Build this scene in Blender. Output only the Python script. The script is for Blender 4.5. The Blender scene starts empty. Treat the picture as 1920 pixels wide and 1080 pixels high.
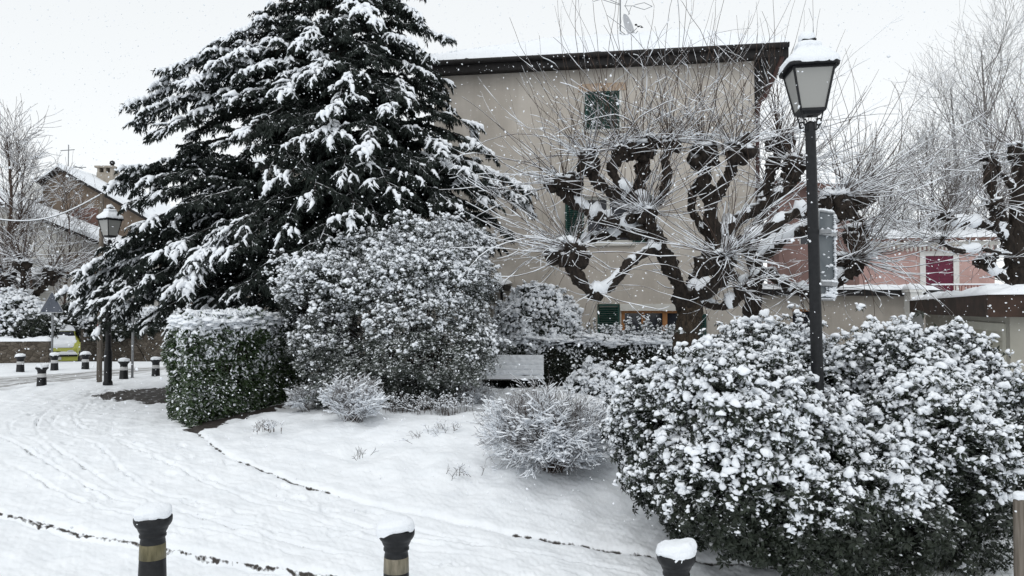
import bpy, math
import numpy as np
from mathutils import Vector

# ------------------------------------------------------------ camera, sky, light, exposure
scene = bpy.context.scene
COL = scene.collection
F_PX = 1450.0                      # focal length in pixels of the 1920 px wide photograph
CAM = np.array([0.0, 0.0, 1.75])
TH = math.atan(40 / F_PX)          # slight upward tilt
cam_d = bpy.data.cameras.new("camera")
cam_d.sensor_width = 36.0
cam_d.lens = 36.0 * F_PX / 1920.0
cam_d.clip_end = 2000
cam_o = bpy.data.objects.new("camera", cam_d)
cam_o.location = CAM
cam_o.rotation_euler = (math.pi / 2 + TH, 0, 0)
COL.objects.link(cam_o)
scene.camera = cam_o
scene.view_settings.view_transform = 'Standard'
scene.view_settings.look = 'None'
scene.view_settings.exposure = 0.06
scene.view_settings.gamma = 1.0
scene.cycles.max_bounces = 6
scene.cycles.diffuse_bounces = 4
scene.cycles.transparent_max_bounces = 8
scene.cycles.use_adaptive_sampling = True
scene.cycles.use_denoising = True

SUN_EL, SUN_AZ = math.radians(50), math.radians(200)
w = bpy.data.worlds.new("World")
scene.world = w
w.use_nodes = True
nt = w.node_tree
nt.nodes.clear()
out = nt.nodes.new('ShaderNodeOutputWorld')
sky = nt.nodes.new('ShaderNodeTexSky')
sky.sky_type = 'NISHITA'
sky.sun_disc = False
sky.sun_elevation = SUN_EL
sky.sun_rotation = SUN_AZ
sky.dust_density = 0.6
sky.air_density = 1
hsv = nt.nodes.new('ShaderNodeHueSaturation')
hsv.inputs['Saturation'].default_value = 0.12
nt.links.new(sky.outputs[0], hsv.inputs['Color'])
bg1 = nt.nodes.new('ShaderNodeBackground')
bg1.inputs['Strength'].default_value = 0.05
nt.links.new(hsv.outputs[0], bg1.inputs['Color'])
# cloud deck: an even overcast, brighter towards the zenith
tc = nt.nodes.new('ShaderNodeTexCoord')
sx = nt.nodes.new('ShaderNodeSeparateXYZ')
nt.links.new(tc.outputs['Generated'], sx.inputs[0])
mr = nt.nodes.new('ShaderNodeMapRange')
mr.inputs['From Min'].default_value = 0.05
mr.inputs['From Max'].default_value = 1.0
mr.inputs['To Min'].default_value = 0.70
mr.inputs['To Max'].default_value = 0.74
nt.links.new(sx.outputs['Z'], mr.inputs['Value'])
bg2 = nt.nodes.new('ShaderNodeBackground')
bg2.inputs['Color'].default_value = (0.95, 0.985, 1.0, 1)
nt.links.new(mr.outputs[0], bg2.inputs['Strength'])
add = nt.nodes.new('ShaderNodeAddShader')
nt.links.new(bg1.outputs[0], add.inputs[0])
nt.links.new(bg2.outputs[0], add.inputs[1])
nt.links.new(add.outputs[0], out.inputs['Surface'])

sun_d = bpy.data.lights.new("sun", 'SUN')
sun_d.energy = 0.6
sun_d.angle = math.radians(40)
sun_d.color = (1.0, 0.98, 0.95)
sun_o = bpy.data.objects.new("sun", sun_d)
COL.objects.link(sun_o)
sd = Vector((math.sin(SUN_AZ) * math.cos(SUN_EL), math.cos(SUN_AZ) * math.cos(SUN_EL), math.sin(SUN_EL)))
sun_o.rotation_euler = sd.to_track_quat('Z', 'Y').to_euler()

# ------------------------------------------------------------ helpers
def at(px, py, D):
    u, v = (px - 960) / F_PX, (540 - py) / F_PX
    d = np.array([u, math.cos(TH) - v * math.sin(TH), math.sin(TH) + v * math.cos(TH)])
    return CAM + d * (D / d[1])

def rs(seed): return np.random.RandomState(seed)

def sst(a, b, x):
    t = np.clip((x - a) / (b - a), 0, 1)
    return t * t * (3 - 2 * t)

def fnoise(P, scale=1.0, seed=0, octs=3):
    r = rs(seed + 991)
    P = np.asarray(P, float)
    o = np.zeros(P.shape[:-1])
    amp, f, tot = 1.0, scale, 0
    for _ in range(octs):
        for _k in range(7):
            d = r.normal(size=3); d /= np.linalg.norm(d)
            o += amp * np.sin(P @ (d * f * r.uniform(.6, 1.5)) * 2 * math.pi + r.uniform(0, 6.28))
        tot += amp * 1.9
        amp *= .5; f *= 2.1
    return o / tot

def unit(v):
    n = np.linalg.norm(v, axis=-1, keepdims=True)
    return v / np.maximum(n, 1e-9)

def build(name, parts, mat, parent=None, smooth=True):
    """parts: list of (V, F) with F an int array (n,3) or (n,4). One mesh object."""
    parts = [(np.asarray(v, float).reshape(-1, 3), f) for v, f in parts if len(v)]
    V = np.concatenate([p[0] for p in parts])
    loops, starts, tot, off, lo = [], [], [], 0, 0
    for v, fs in parts:
        for f in (fs if isinstance(fs, list) else [fs]):
            f = np.asarray(f, np.int64)
            if len(f):
                k = f.shape[1]
                loops.append((f + off).ravel())
                starts.append(lo + np.arange(len(f)) * k)
                tot.append(np.full(len(f), k))
                lo += len(f) * k
        off += len(v)
    loops = np.concatenate(loops); starts = np.concatenate(starts); tot = np.concatenate(tot)
    me = bpy.data.meshes.new(name)
    me.vertices.add(len(V)); me.vertices.foreach_set('co', V.astype(np.float32).ravel())
    me.loops.add(len(loops)); me.loops.foreach_set('vertex_index', loops.astype(np.int32))
    me.polygons.add(len(starts)); me.polygons.foreach_set('loop_start', starts.astype(np.int32))
    me.polygons.foreach_set('loop_total', tot.astype(np.int32))
    me.polygons.foreach_set('use_smooth', np.full(len(starts), smooth))
    me.update(calc_edges=True)
    me.materials.append(mat)
    o = bpy.data.objects.new(name, me)
    COL.objects.link(o)
    if parent: o.parent = parent
    return o

def tag(o, label=None, cat=None, group=None, kind=None):
    if label: o['label'] = label
    if cat: o['category'] = cat
    if group: o['group'] = group
    if kind: o['kind'] = kind
    return o

def thing(name, loc, label, cat, group=None, rz=0.0):
    o = bpy.data.objects.new(name, None)
    o.empty_display_size = .2
    o.location = loc; o.rotation_euler = (0, 0, rz)
    COL.objects.link(o)
    return tag(o, label, cat, group)

def copy_tree(o, parent=None):
    c = o.copy(); COL.objects.link(c)
    if parent: c.parent = parent
    for ch in list(o.children): copy_tree(ch, c)
    return c

def box(x0, x1, y0, y1, z0, z1):
    V = np.array([[x, y, z] for z in (z0, z1) for y in (y0, y1) for x in (x0, x1)], float)
    F = np.array([[0, 2, 3, 1], [4, 5, 7, 6], [0, 1, 5, 4], [2, 6, 7, 3], [0, 4, 6, 2], [1, 3, 7, 5]])
    return V, F

def rotz(V, a, c=(0, 0, 0)):
    V = np.asarray(V, float) - c
    ca, sa = math.cos(a), math.sin(a)
    return V @ np.array([[ca, sa, 0], [-sa, ca, 0], [0, 0, 1]]) + c

def tubes(P, R, sides=5, caps=False):
    """P (n,k,3), R (n,k): n tubes as one batch."""
    P = np.asarray(P, float); R = np.asarray(R, float)
    n, k, _ = P.shape
    if n == 0: return np.zeros((0, 3)), np.zeros((0, 4), int)
    T = unit(np.gradient(P, axis=1))
    ch = unit(P[:, -1] - P[:, 0])
    ref = np.where(np.abs(ch[:, 2:3]) < .9, np.array([[0, 0, 1.0]]), np.array([[1.0, 0, 0]]))
    ref = np.repeat(ref[:, None], k, 1)
    A = unit(np.cross(T, ref)); B = np.cross(T, A)
    a = np.arange(sides) * 2 * math.pi / sides
    V = P[:, :, None] + R[:, :, None, None] * (A[:, :, None] * np.cos(a)[None, None, :, None] + B[:, :, None] * np.sin(a)[None, None, :, None])
    i = np.arange(n)[:, None, None] * k * sides
    j = np.arange(k - 1)[None, :, None] * sides
    s = np.arange(sides)[None, None]
    s2 = (s + 1) % sides
    F = np.stack([i + j + s, i + j + s2, i + j + sides + s2, i + j + sides + s], -1).reshape(-1, 4)
    V = V.reshape(-1, 3)
    if caps:
        base = np.arange(n) * k * sides
        nv = len(V)
        V = np.concatenate([V, P[:, 0], P[:, -1]])
        t = []
        for q in range(sides):
            q2 = (q + 1) % sides
            t.append(np.stack([base + q2, base + q, nv + np.arange(n)], -1))
            e = base + (k - 1) * sides
            t.append(np.stack([e + q, e + q2, nv + n + np.arange(n)], -1))
        return V, [F, np.concatenate(t)]
    return V, F

def spline(pts, k=20):
    p = np.asarray(pts, float)
    if len(p) == 2: return p[0] + (p[1] - p[0]) * np.linspace(0, 1, k)[:, None]
    q = np.concatenate([[2 * p[0] - p[1]], p, [2 * p[-1] - p[-2]]])
    t = np.linspace(0, len(p) - 1, k); i = np.minimum(t.astype(int), len(p) - 2); f = (t - i)[:, None]
    a, b, c, d = q[i], q[i + 1], q[i + 2], q[i + 3]
    return .5 * (2 * b + (c - a) * f + (2 * a - 5 * b + 4 * c - d) * f * f + (3 * b - a - 3 * c + d) * f ** 3)

def lathe(prof, n=28, c=(0, 0, 0), fl=0.0):
    prof = np.asarray(prof, float)
    a = np.arange(n) * 2 * math.pi / n
    V = np.stack([prof[:, None, 0] * np.cos(a), prof[:, None, 0] * np.sin(a), np.repeat(prof[:, 1:2], n, 1)], -1)
    k = len(prof)
    j = np.arange(k - 1)[:, None] * n; s = np.arange(n)[None]; s2 = (s + 1) % n
    F = np.stack([j + s, j + s2, j + n + s2, j + n + s], -1).reshape(-1, 4)
    return V.reshape(-1, 3) + np.array(c), F

def loft_sq(rings, n=24, p=6.0, c=(0, 0, 0)):
    """rings (halfwidth, z[, exponent]); rounded squares, closed at both ends by tiny rings."""
    a = (np.arange(n) + .5) * 2 * math.pi / n
    V = []
    for r in rings:
        e = r[2] if len(r) > 2 else p
        rr = (np.abs(np.cos(a)) ** e + np.abs(np.sin(a)) ** e) ** (-1 / e)
        V.append(np.stack([r[0] * rr * np.cos(a), r[0] * rr * np.sin(a), np.full(n, r[1])], -1))
    V = np.array(V); k = len(rings)
    j = np.arange(k - 1)[:, None] * n; s = np.arange(n)[None]; s2 = (s + 1) % n
    F = np.stack([j + s, j + s2, j + n + s2, j + n + s], -1).reshape(-1, 4)
    return V.reshape(-1, 3) + np.array(c), F

def ico(sub):
    import bmesh
    bm = bmesh.new(); bmesh.ops.create_icosphere(bm, subdivisions=sub, radius=1)
    V = np.array([v.co[:] for v in bm.verts]); F = np.array([[v.index for v in f.verts] for f in bm.faces])
    bm.free(); return V, F

ICO1, ICO2, ICO3 = ico(1), ico(2), ico(3)

def lump(base, seed, amp=.22, flat=.72):
    V, F = base
    V = V * (1 + amp * fnoise(V, .62, seed, 3) + .4 * amp * fnoise(V, 1.5, seed + 5, 1))[:, None]
    V = V * np.array([1, 1, flat])
    V[:, 2] = np.where(V[:, 2] < 0, V[:, 2] * .45, V[:, 2])
    return V, F

LUMPS = [lump(ICO2, s, .30) for s in range(4)]
LUMPS_S = [lump(ICO1, s + 20, .35) for s in range(4)]

def rotmats(N, spin):
    """frames whose z axis is N, spun about it"""
    N = unit(N)
    ref = np.where(np.abs(N[:, 2:3]) < .9, np.array([[0, 0, 1.0]]), np.array([[1.0, 0, 0]]))
    X = unit(np.cross(ref, N)); Y = np.cross(N, X)
    c, s = np.cos(spin)[:, None], np.sin(spin)[:, None]
    X2 = X * c + Y * s; Y2 = -X * s + Y * c
    return np.stack([X2, Y2, N], -1)

def scatter(tmpl, P, M, S):
    V, F = tmpl
    n = len(P)
    if n == 0: return np.zeros((0, 3)), np.zeros((0, F.shape[1]), int)
    S = np.asarray(S, float)
    if S.ndim == 0: S = np.full(n, float(S))
    if S.ndim == 1: S = np.repeat(S[:, None], 3, 1)
    W = np.einsum('nij,nmj->nmi', M, V[None] * S[:, None]) + P[:, None]
    G = F[None] + (np.arange(n) * len(V))[:, None, None]
    return W.reshape(-1, 3), G.reshape(-1, F.shape[1])

def scatter_var(tmpls, P, M, S, r):
    k = r.randint(0, len(tmpls), len(P))
    return [scatter(t, P[k == i], M[k == i], np.asarray(S)[k == i]) for i, t in enumerate(tmpls)]

def rosette(n, seed, w=.16, droop=.35, tilt=.5):
    r = rs(seed); V = []; F = []
    for i in range(n):
        a = i * 2.4 + r.uniform(-.3, .3); L = r.uniform(.75, 1.1); up = tilt * r.uniform(.2, 1.3)
        d = np.array([math.cos(a), math.sin(a), 0]); s = np.array([-math.sin(a), math.cos(a), 0])
        p0 = d * .05; p1 = d * L * .55 + np.array([0, 0, up * .5]); p2 = d * L + np.array([0, 0, up * .5 - droop * r.uniform(.5, 1.4)])
        b = len(V)
        V += [p0, p1 - s * w + np.array([0, 0, .05]), p1 + s * w + np.array([0, 0, .05]), p2]
        F += [[b, b + 1, b + 2], [b + 1, b + 3, b + 2]]
    return np.array(V), np.array(F)

ROS = [rosette(9, s) for s in range(4)]
LEAF = (np.array([[0, 0, 0], [.5, -.22, .05], [1, 0, -.05], [.5, .22, .05]], float), np.array([[0, 1, 2, 3]]))

def grow(P, R, m, L, ang, up, k2, seed, t0=.2, t1=1.0, rr=.55, wig=.12, rend=.35, falloff=.5):
    r = rs(seed); n, k, _ = P.shape; N = n * m
    idx = np.repeat(np.arange(n), m)
    t = t0 + (t1 - t0) * (np.tile(np.arange(m), n) + r.uniform(0, 1, N)) / m
    ft = t * (k - 1); i = np.minimum(ft.astype(int), k - 2); f = (ft - i)[:, None]
    base = P[idx, i] * (1 - f) + P[idx, i + 1] * f
    rad = R[idx, i] * (1 - f[:, 0]) + R[idx, i + 1] * f[:, 0]
    T = unit(P[idx, i + 1] - P[idx, i])
    q = unit(np.cross(T, unit(r.normal(size=(N, 3)))))
    a = np.radians(r.uniform(ang[0], ang[1], N))[:, None]
    d = T * np.cos(a) + q * np.sin(a)
    ln = r.uniform(L[0], L[1], N) * (1 - falloff * t)
    out = np.zeros((N, k2, 3)); out[:, 0] = base
    for j in range(1, k2):
        out[:, j] = out[:, j - 1] + d * (ln / (k2 - 1))[:, None]
        d = unit(d + np.array([0, 0, up]) / (k2 - 1) + r.normal(size=(N, 3)) * wig)
    R2 = (rad * rr)[:, None] * np.linspace(1, rend, k2)[None]
    return out, R2

def snow_on(P, R, k=1.0, add=.004, keep=1.0, seed=0, rise=.8):
    """snow lying along the upper side of branches: second tubes, thinner where they stand upright"""
    T = unit(np.gradient(P, axis=1)); h = np.sqrt(np.maximum(1 - T[..., 2] ** 2, 0))
    r = rs(seed); h = sst(.35, .9, h)
    nz = np.clip(.75 + .9 * fnoise(P, 2.2, seed, 2), .0, 1.3)
    Q = P.copy(); Q[..., 2] += R * rise + add * .6
    RR = (R * k + add) * h * nz
    s = r.uniform(0, 1, len(P)) < keep
    return Q[s], np.maximum(RR[s], .0006)

# ------------------------------------------------------------ materials
def new_mat(name):
    m = bpy.data.materials.new(name); m.use_nodes = True
    n = m.node_tree.nodes; b = n['Principled BSDF']
    return m, m.node_tree, b

def nd(t, typ, **kw):
    n = t.nodes.new(typ)
    for k, v in kw.items():
        if k.startswith('i_'): n.inputs[k[2:].replace('_', ' ')].default_value = v
        else: setattr(n, k, v)
    return n

def noise_tex(t, scale, detail=4, rough=.6, coord='Object', stretch=None):
    c = nd(t, 'ShaderNodeTexCoord'); n = nd(t, 'ShaderNodeTexNoise')
    n.inputs['Scale'].default_value = scale; n.inputs['Detail'].default_value = detail; n.inputs['Roughness'].default_value = rough
    if stretch:
        mp = nd(t, 'ShaderNodeMapping'); mp.inputs['Scale'].default_value = stretch
        t.links.new(c.outputs[coord], mp.inputs[0]); t.links.new(mp.outputs[0], n.inputs['Vector'])
    else: t.links.new(c.outputs[coord], n.inputs['Vector'])
    return n

def ramp(t, src, stops):
    r = nd(t, 'ShaderNodeValToRGB'); e = r.color_ramp.elements
    while len(e) < len(stops): e.new(.5)
    for el, (p, c) in zip(e, stops):
        el.position = p; el.color = (*c, 1) if len(c) == 3 else c
    t.links.new(src, r.inputs[0]); return r

def bump(t, b, src, strength, dist):
    n = nd(t, 'ShaderNodeBump'); n.inputs['Strength'].default_value = strength; n.inputs['Distance'].default_value = dist
    t.links.new(src, n.inputs['Height']); t.links.new(n.outputs[0], b.inputs['Normal']); return n

SNOW_C = (.86, .89, .93)
def mat_snow(name='snow', bs=.75, scale=30, dist=.02):
    m, t, b = new_mat(name)
    b.inputs['Base Color'].default_value = (*SNOW_C, 1); b.inputs['Roughness'].default_value = .75
    b.inputs['Specular IOR Level'].default_value = .2
    n = noise_tex(t, scale, 5, .65); bump(t, b, n.outputs[0], bs, dist)
    return m

def mat_var(name, c1, c2, scale=8, rough=.8, bs=.0, dist=.01, snow=None, stretch=None, spec=.3, detail=4):
    """noise-mixed colour; snow=(lo,hi,noise scale) lays snow on the faces that look up"""
    m, t, b = new_mat(name)
    n = noise_tex(t, scale, detail, .6, stretch=stretch)
    r = ramp(t, n.outputs[0], [(.32, c1), (.68, c2)])
    b.inputs['Roughness'].default_value = rough; b.inputs['Specular IOR Level'].default_value = spec
    col = r.outputs[0]
    if snow:
        g = nd(t, 'ShaderNodeNewGeometry'); s = nd(t, 'ShaderNodeSeparateXYZ')
        t.links.new(g.outputs['Normal'], s.inputs[0])
        n2 = noise_tex(t, snow[2], 2, .5)
        ma = nd(t, 'ShaderNodeMath', operation='MULTIPLY_ADD'); ma.inputs[1].default_value = 1.2
        t.links.new(n2.outputs[0], ma.inputs[0]); t.links.new(s.outputs['Z'], ma.inputs[2])
        mp = nd(t, 'ShaderNodeMapRange'); mp.inputs['From Min'].default_value = snow[0] + .6; mp.inputs['From Max'].default_value = snow[1] + .6
        t.links.new(ma.outputs[0], mp.inputs['Value'])
        mx = nd(t, 'ShaderNodeMix', data_type='RGBA')
        t.links.new(mp.outputs[0], mx.inputs[0]); t.links.new(col, mx.inputs[6]); mx.inputs[7].default_value = (*SNOW_C, 1)
        col = mx.outputs[2]
    t.links.new(col, b.inputs['Base Color'])
    if bs: bump(t, b, n.outputs[0], bs, dist)
    return m

M_SNOW = mat_snow()
M_SNOW_FINE = mat_snow('snow_on_foliage', .4, 60, .01)
M_LEAF = mat_var('dark_evergreen_leaf', (.007, .011, .007), (.028, .037, .024), 9, .5, snow=(.78, 1.15, 11))
M_LEAF_GREY = mat_var('grey_green_leaf', (.022, .029, .023), (.070, .082, .068), 14, .6, snow=(.50, 1.0, 14))
M_LAUREL = mat_var('glossy_laurel_leaf', (.012, .028, .010), (.060, .100, .035), 7, .33, snow=(.72, 1.05, 12), spec=.5)
M_CEDAR = mat_var('cedar_needles', (.009, .014, .012), (.028, .038, .031), 6, .7, snow=(.72, 1.1, 9))
M_BARK = mat_var('dark_wet_bark', (.009, .007, .006), (.038, .029, .023), 18, .9, .9, .03, snow=(.62, .9, 5), stretch=(1, 1, .35))
M_BARK_TR = mat_var('furrowed_bark', (.012, .009, .007), (.070, .052, .036), 26, .9, 1.0, .05, snow=(.8, 1.1, 5), stretch=(1, 1, .18))
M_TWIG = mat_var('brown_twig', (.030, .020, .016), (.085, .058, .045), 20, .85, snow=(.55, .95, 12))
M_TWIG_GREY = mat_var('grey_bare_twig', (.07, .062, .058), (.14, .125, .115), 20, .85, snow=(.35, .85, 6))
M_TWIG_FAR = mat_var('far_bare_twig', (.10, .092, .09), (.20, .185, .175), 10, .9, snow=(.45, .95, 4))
M_BLACK = mat_var('black_painted_metal', (.005, .0055, .007), (.013, .014, .016), 30, .5, .15, .003, spec=.3)
M_GREYMETAL = mat_var('galvanised_metal', (.16, .17, .18), (.26, .27, .28), 20, .5)
M_WOODPOLE = mat_var('weathered_wood', (.09, .075, .06), (.20, .175, .15), 14, .9, .5, .01, stretch=(3, 3, .2))

# ------------------------------------------------------------ terrain
def gz(x, y):
    x = np.asarray(x, float); y = np.asarray(y, float)
    near = 1 - sst(5.2, 11.5, y)
    z = near * (-.47 - .05 * (np.clip(x, -6, 1.3) + 2.65))
    z = z - .75 * sst(25, 36, y) * sst(2, -8, x)
    z = z - .25 * sst(4.5, 8, x) * sst(8, 12, y)
    return z

def g(px, py):
    lo, hi = 2.0, 120.0
    for _ in range(60):
        m = .5 * (lo + hi); p = at(px, py, m)
        if p[2] > gz(p[0], p[1]): lo = m
        else: hi = m
    return at(px, py, lo)

def poly_dist(X, Y, pts):
    """distance, signed side and parameter along a polyline"""
    pts = np.asarray(pts, float)
    best = np.full(X.shape, 1e9); side = np.zeros(X.shape); par = np.zeros(X.shape); s0 = 0
    for a, b in zip(pts[:-1], pts[1:]):
        d = b - a; L = math.hypot(*d)
        t = np.clip(((X - a[0]) * d[0] + (Y - a[1]) * d[1]) / (L * L), 0, 1)
        qx, qy = X - a[0] - t * d[0], Y - a[1] - t * d[1]
        q = np.hypot(qx, qy); m = q < best
        best = np.where(m, q, best); side = np.where(m, np.sign(d[0] * qy - d[1] * qx), side)
        par = np.where(m, s0 + t * L, par); s0 += L
    return best, side, par

def gpts(l): return spline([list(g(a, b)[:2]) + [0] for a, b in l], 60)[:, :2]

KERB_BED = gpts([(330, 770), (345, 792), (370, 810), (418, 850), (463, 869), (537, 897), (593, 915), (680, 938), (860, 978), (980, 1005), (1100, 1022), (1300, 1045), (1440, 1060), (1700, 1078)])
KERB_ROAD = gpts([(-200, 905), (0, 955), (74, 973), (148, 995), (259, 1015), (333, 1030), (444, 1050), (630, 1078), (800, 1098)])
TRACKS = [gpts(l) for l in (
    [(185, 733), (160, 745), (125, 768), (97, 790), (111, 806), (150, 822), (185, 836), (207, 858), (237, 887), (296, 921), (333, 932), (426, 956), (600, 985), (800, 1010), (1000, 1040), (1200, 1072)],
    [(190, 728), (150, 740), (89, 769), (30, 788), (18, 800), (30, 815), (67, 828), (107, 865), (130, 891), (167, 917), (207, 936)],
    [(620, 1000), (700, 1012), (790, 1030), (900, 1045), (1000, 1062), (1100, 1078)],
    [(760, 985), (860, 1012), (980, 1034), (1060, 1048), (1150, 1052)],
    [(215, 726), (150, 762), (140, 790), (200, 815), (300, 850), (420, 905), (560, 950), (700, 985)],
    [(205, 724), (120, 750), (70, 790), (90, 830), (170, 880), (260, 930), (380, 975), (520, 1010), (700, 1050)],
    [(210, 728), (165, 755), (150, 785), (215, 822), (320, 870), (450, 930), (640, 985), (820, 1022), (1000, 1052)],
    [(-80, 830), (40, 880), (150, 935), (280, 975), (420, 1000), (560, 1040), (700, 1070)],
    [(-60, 790), (60, 850), (160, 905), (300, 955), (520, 995), (700, 1030)])]
ROAD_C = gpts([(-300, 745), (-100, 728), (0, 716), (90, 709), (170, 702), (250, 694), (340, 690)])

def make_ground():
    ang = np.concatenate([np.linspace(-180, -46, 30)[:-1], np.linspace(-46, 46, 900), np.linspace(46, 180, 30)[1:]])
    r1 = np.linspace(.2, 4.0, 16)[:-1]; r2 = np.exp(np.linspace(math.log(4.0), math.log(30), 620))[:-1]; r3 = np.exp(np.linspace(math.log(30), math.log(900), 80))
    rad = np.concatenate([r1, r2, r3])
    A, Rr = np.meshgrid(np.radians(ang), rad)
    X = Rr * np.sin(A); Y = Rr * np.cos(A); Z = gz(X, Y)
    P3 = np.stack([X, Y, 0 * X], -1)
    n1 = fnoise(P3, .5, 1, 3); n2 = fnoise(P3, 3.0, 2, 3); n3 = fnoise(P3, 9.0, 3, 2); n4 = fnoise(P3, 16.0, 44, 2)
    fine = sst(30, 20, Rr)
    Z = Z + fine * (.018 * n1 + .009 * n2 + .004 * n3)
    bare = np.zeros_like(X)
    # planting bed: a low kerb, the soil and snow behind it stand higher
    d, s, par = poly_dist(X, Y, KERB_BED)
    bed = np.where(s > 0, 1, 0) * (Y < 16)
    Z += bed * (.022 * sst(.0, .05, d) + .13 * sst(.1, 2.5, d)) + bed * .03 * fnoise(P3, .9, 9, 2) * sst(.2, 1, d)
    gA_, gB_ = g(600, 918), g(960, 1003)
    patch = np.where((Y > gA_[1]) | (X > gB_[0]), .85, .15) + .35 * fnoise(np.stack([par, 0 * par, 0 * par], -1), .8, 5, 3)
    edge = np.exp(-((d + .006 * n3) / .020) ** 2) * np.clip(.30 + .70 * patch, .3, 1) * (.84 + .35 * n4)
    bare = np.maximum(bare, edge * 1.0)
    Z -= .02 * np.exp(-(d / .05) ** 2)
    d, s, par = poly_dist(X, Y, KERB_ROAD)
    Z += np.where(s < 0, -.05, 0) * sst(0, .05, d) * (Y < 12) * (X > -14)
    patch = .6 + .4 * sst(-.3, .4, fnoise(np.stack([par, 0 * par, 0 * par], -1), .8, 6, 3))
    bare = np.maximum(bare, np.exp(-((d + .010 * n3 + .008 * n2) / .020) ** 2) * (.70 + .3 * patch) * (.88 + .4 * n4))
    Z -= .03 * np.exp(-(d / .05) ** 2)
    for i, tr in enumerate(TRACKS):
        d, s, par = poly_dist(X, Y, tr)
        amt = .55 + .45 * fnoise(np.stack([par, 0 * par + i, 0 * par], -1), .35, 7 + i, 3)
        wob = d + .012 * n2
        Z += amt * (-.034 * np.exp(-(wob / .019) ** 2) + .008 * np.exp(-((wob - .042) / .018) ** 2))
        bare = np.maximum(bare, .66 * np.clip(amt, 0, 1) * np.exp(-(wob / .015) ** 2))
    # footprints in pairs along the walking lines
    r = rs(4)
    for ln, off in ((TRACKS[4], .25), (TRACKS[0], -.5), (TRACKS[5], .3), (TRACKS[0], .45)):
        seg = np.diff(ln, axis=0); L = np.concatenate([[0], np.cumsum(np.hypot(*seg.T))])
        q = .3; side = 1
        while q < L[-1]:
            i = min(np.searchsorted(L, q) - 1, len(seg) - 1); i = max(i, 0)
            dr = seg[i] / np.hypot(*seg[i]); nn = np.array([-dr[1], dr[0]])
            c = ln[i] + dr * (q - L[i]) + nn * (off + .09 * side + r.normal() * .05)
            a = math.atan2(dr[1], dr[0]) + r.normal() * .2
            m = (np.abs(X - c[0]) < .3) & (np.abs(Y - c[1]) < .3)
            if m.any() and r.rand() < .8:
                u = (X[m] - c[0]) * math.cos(a) + (Y[m] - c[1]) * math.sin(a); v = -(X[m] - c[0]) * math.sin(a) + (Y[m] - c[1]) * math.cos(a)
                e = (u / .14) ** 2 + (v / .055) ** 2
                Z[m] += (-.017 * np.exp(-e ** 2) + .006 * np.exp(-((np.sqrt(e) - 1.35) / .3) ** 2)) * (1 + 1.2 * n3[m])
                bare[m] = np.maximum(bare[m], .22 * np.exp(-e * 2) * r.rand())
            q += r.uniform(.5, .72); side = -side
    # trodden area by the far lamp
    foot = np.exp(-(((X + 8.8) / 2.2) ** 2 + ((Y - 15.5) / 2.2) ** 2))
    Z += foot * .012 * fnoise(P3, 2.2, 31, 3)
    # bare ground under the cedar
    e = ((X + 5.4) / 3.3) ** 2 + ((Y - 16.3) / 1.75) ** 2 + .12 * n1 + .10 * n2
    under = sst(1.06, .92, e)
    bare = np.maximum(bare, under * (1.0 + .35 * n3)); Z -= .03 * under
    # strip of bare soil along the laurel hedge
    d, s, par = poly_dist(X, Y, np.array([[-4.75, 11.9], [-4.62, 11.35], [-3.75, 13.9]]))
    bare = np.maximum(bare, sst(.24, .12, d + .08 * n2 + .03 * n3))
    # slush in the side street
    d, s, par = poly_dist(X, Y, ROAD_C)
    wdt = 1.9 - .085 * par
    wdt = np.maximum(wdt, .35)
    sl = sst(wdt, wdt - .5, d + .35 * n1 + .1 * n2) * (.55 + .35 * fnoise(np.stack([par * .15, d * 2.2, 0 * d], -1), 1.0, 12, 3))
    bare2 = np.clip(sl, 0, 1)
    nr, na = X.shape
    V = np.stack([X, Y, Z], -1).reshape(-1, 3)
    i = (np.arange(nr - 1) * na)[:, None]; j = np.arange(na - 1)[None]
    Fc = np.stack([i + j, i + na + j, i + na + j + 1, i + j + 1], -1).reshape(-1, 4)
    Fc = Fc[:, ::-1]
    m, t, b = new_mat('snowy_ground')
    at1 = nd(t, 'ShaderNodeAttribute', attribute_name='bare'); at2 = nd(t, 'ShaderNodeAttribute', attribute_name='slush')
    n = noise_tex(t, 45, 5, .7); nf = noise_tex(t, 3, 3, .5)
    soil = ramp(t, n.outputs[0], [(.3, (.022, .019, .018)), (.7, (.075, .066, .060))])
    wet = ramp(t, n.outputs[0], [(.3, (.11, .105, .10)), (.7, (.28, .27, .26))])
    n_c = ramp(t, nf.outputs[0], [(.3, (.82, .85, .885)), (.7, (.88, .905, .935))])
    mx = nd(t, 'ShaderNodeMix', data_type='RGBA'); t.links.new(at2.outputs['Fac'], mx.inputs[0]); t.links.new(n_c.outputs[0], mx.inputs[6]); t.links.new(wet.outputs[0], mx.inputs[7])
    th = nd(t, 'ShaderNodeMath', operation='MULTIPLY_ADD'); t.links.new(n.outputs[0], th.inputs[0]); th.inputs[1].default_value = .5; t.links.new(at1.outputs['Fac'], th.inputs[2])
    mp = nd(t, 'ShaderNodeMapRange'); mp.inputs['From Min'].default_value = .62; mp.inputs['From Max'].default_value = .98; t.links.new(th.outputs[0], mp.inputs['Value'])
    mx2 = nd(t, 'ShaderNodeMix', data_type='RGBA'); t.links.new(mp.outputs[0], mx2.inputs[0]); t.links.new(mx.outputs[2], mx2.inputs[6]); t.links.new(soil.outputs[0], mx2.inputs[7])
    t.links.new(mx2.outputs[2], b.inputs['Base Color']); b.inputs['Roughness'].default_value = .7; b.inputs['Specular IOR Level'].default_value = .25
    bump(t, b, n.outputs[0], .35, .012)
    o = build('ground', [(V, Fc)], m)
    for nm, arr in (('bare', bare), ('slush', bare2)):
        a = o.data.attributes.new(nm, 'FLOAT', 'POINT'); a.data.foreach_set('value', np.clip(arr, 0, 1).astype(np.float32).ravel())
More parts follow.
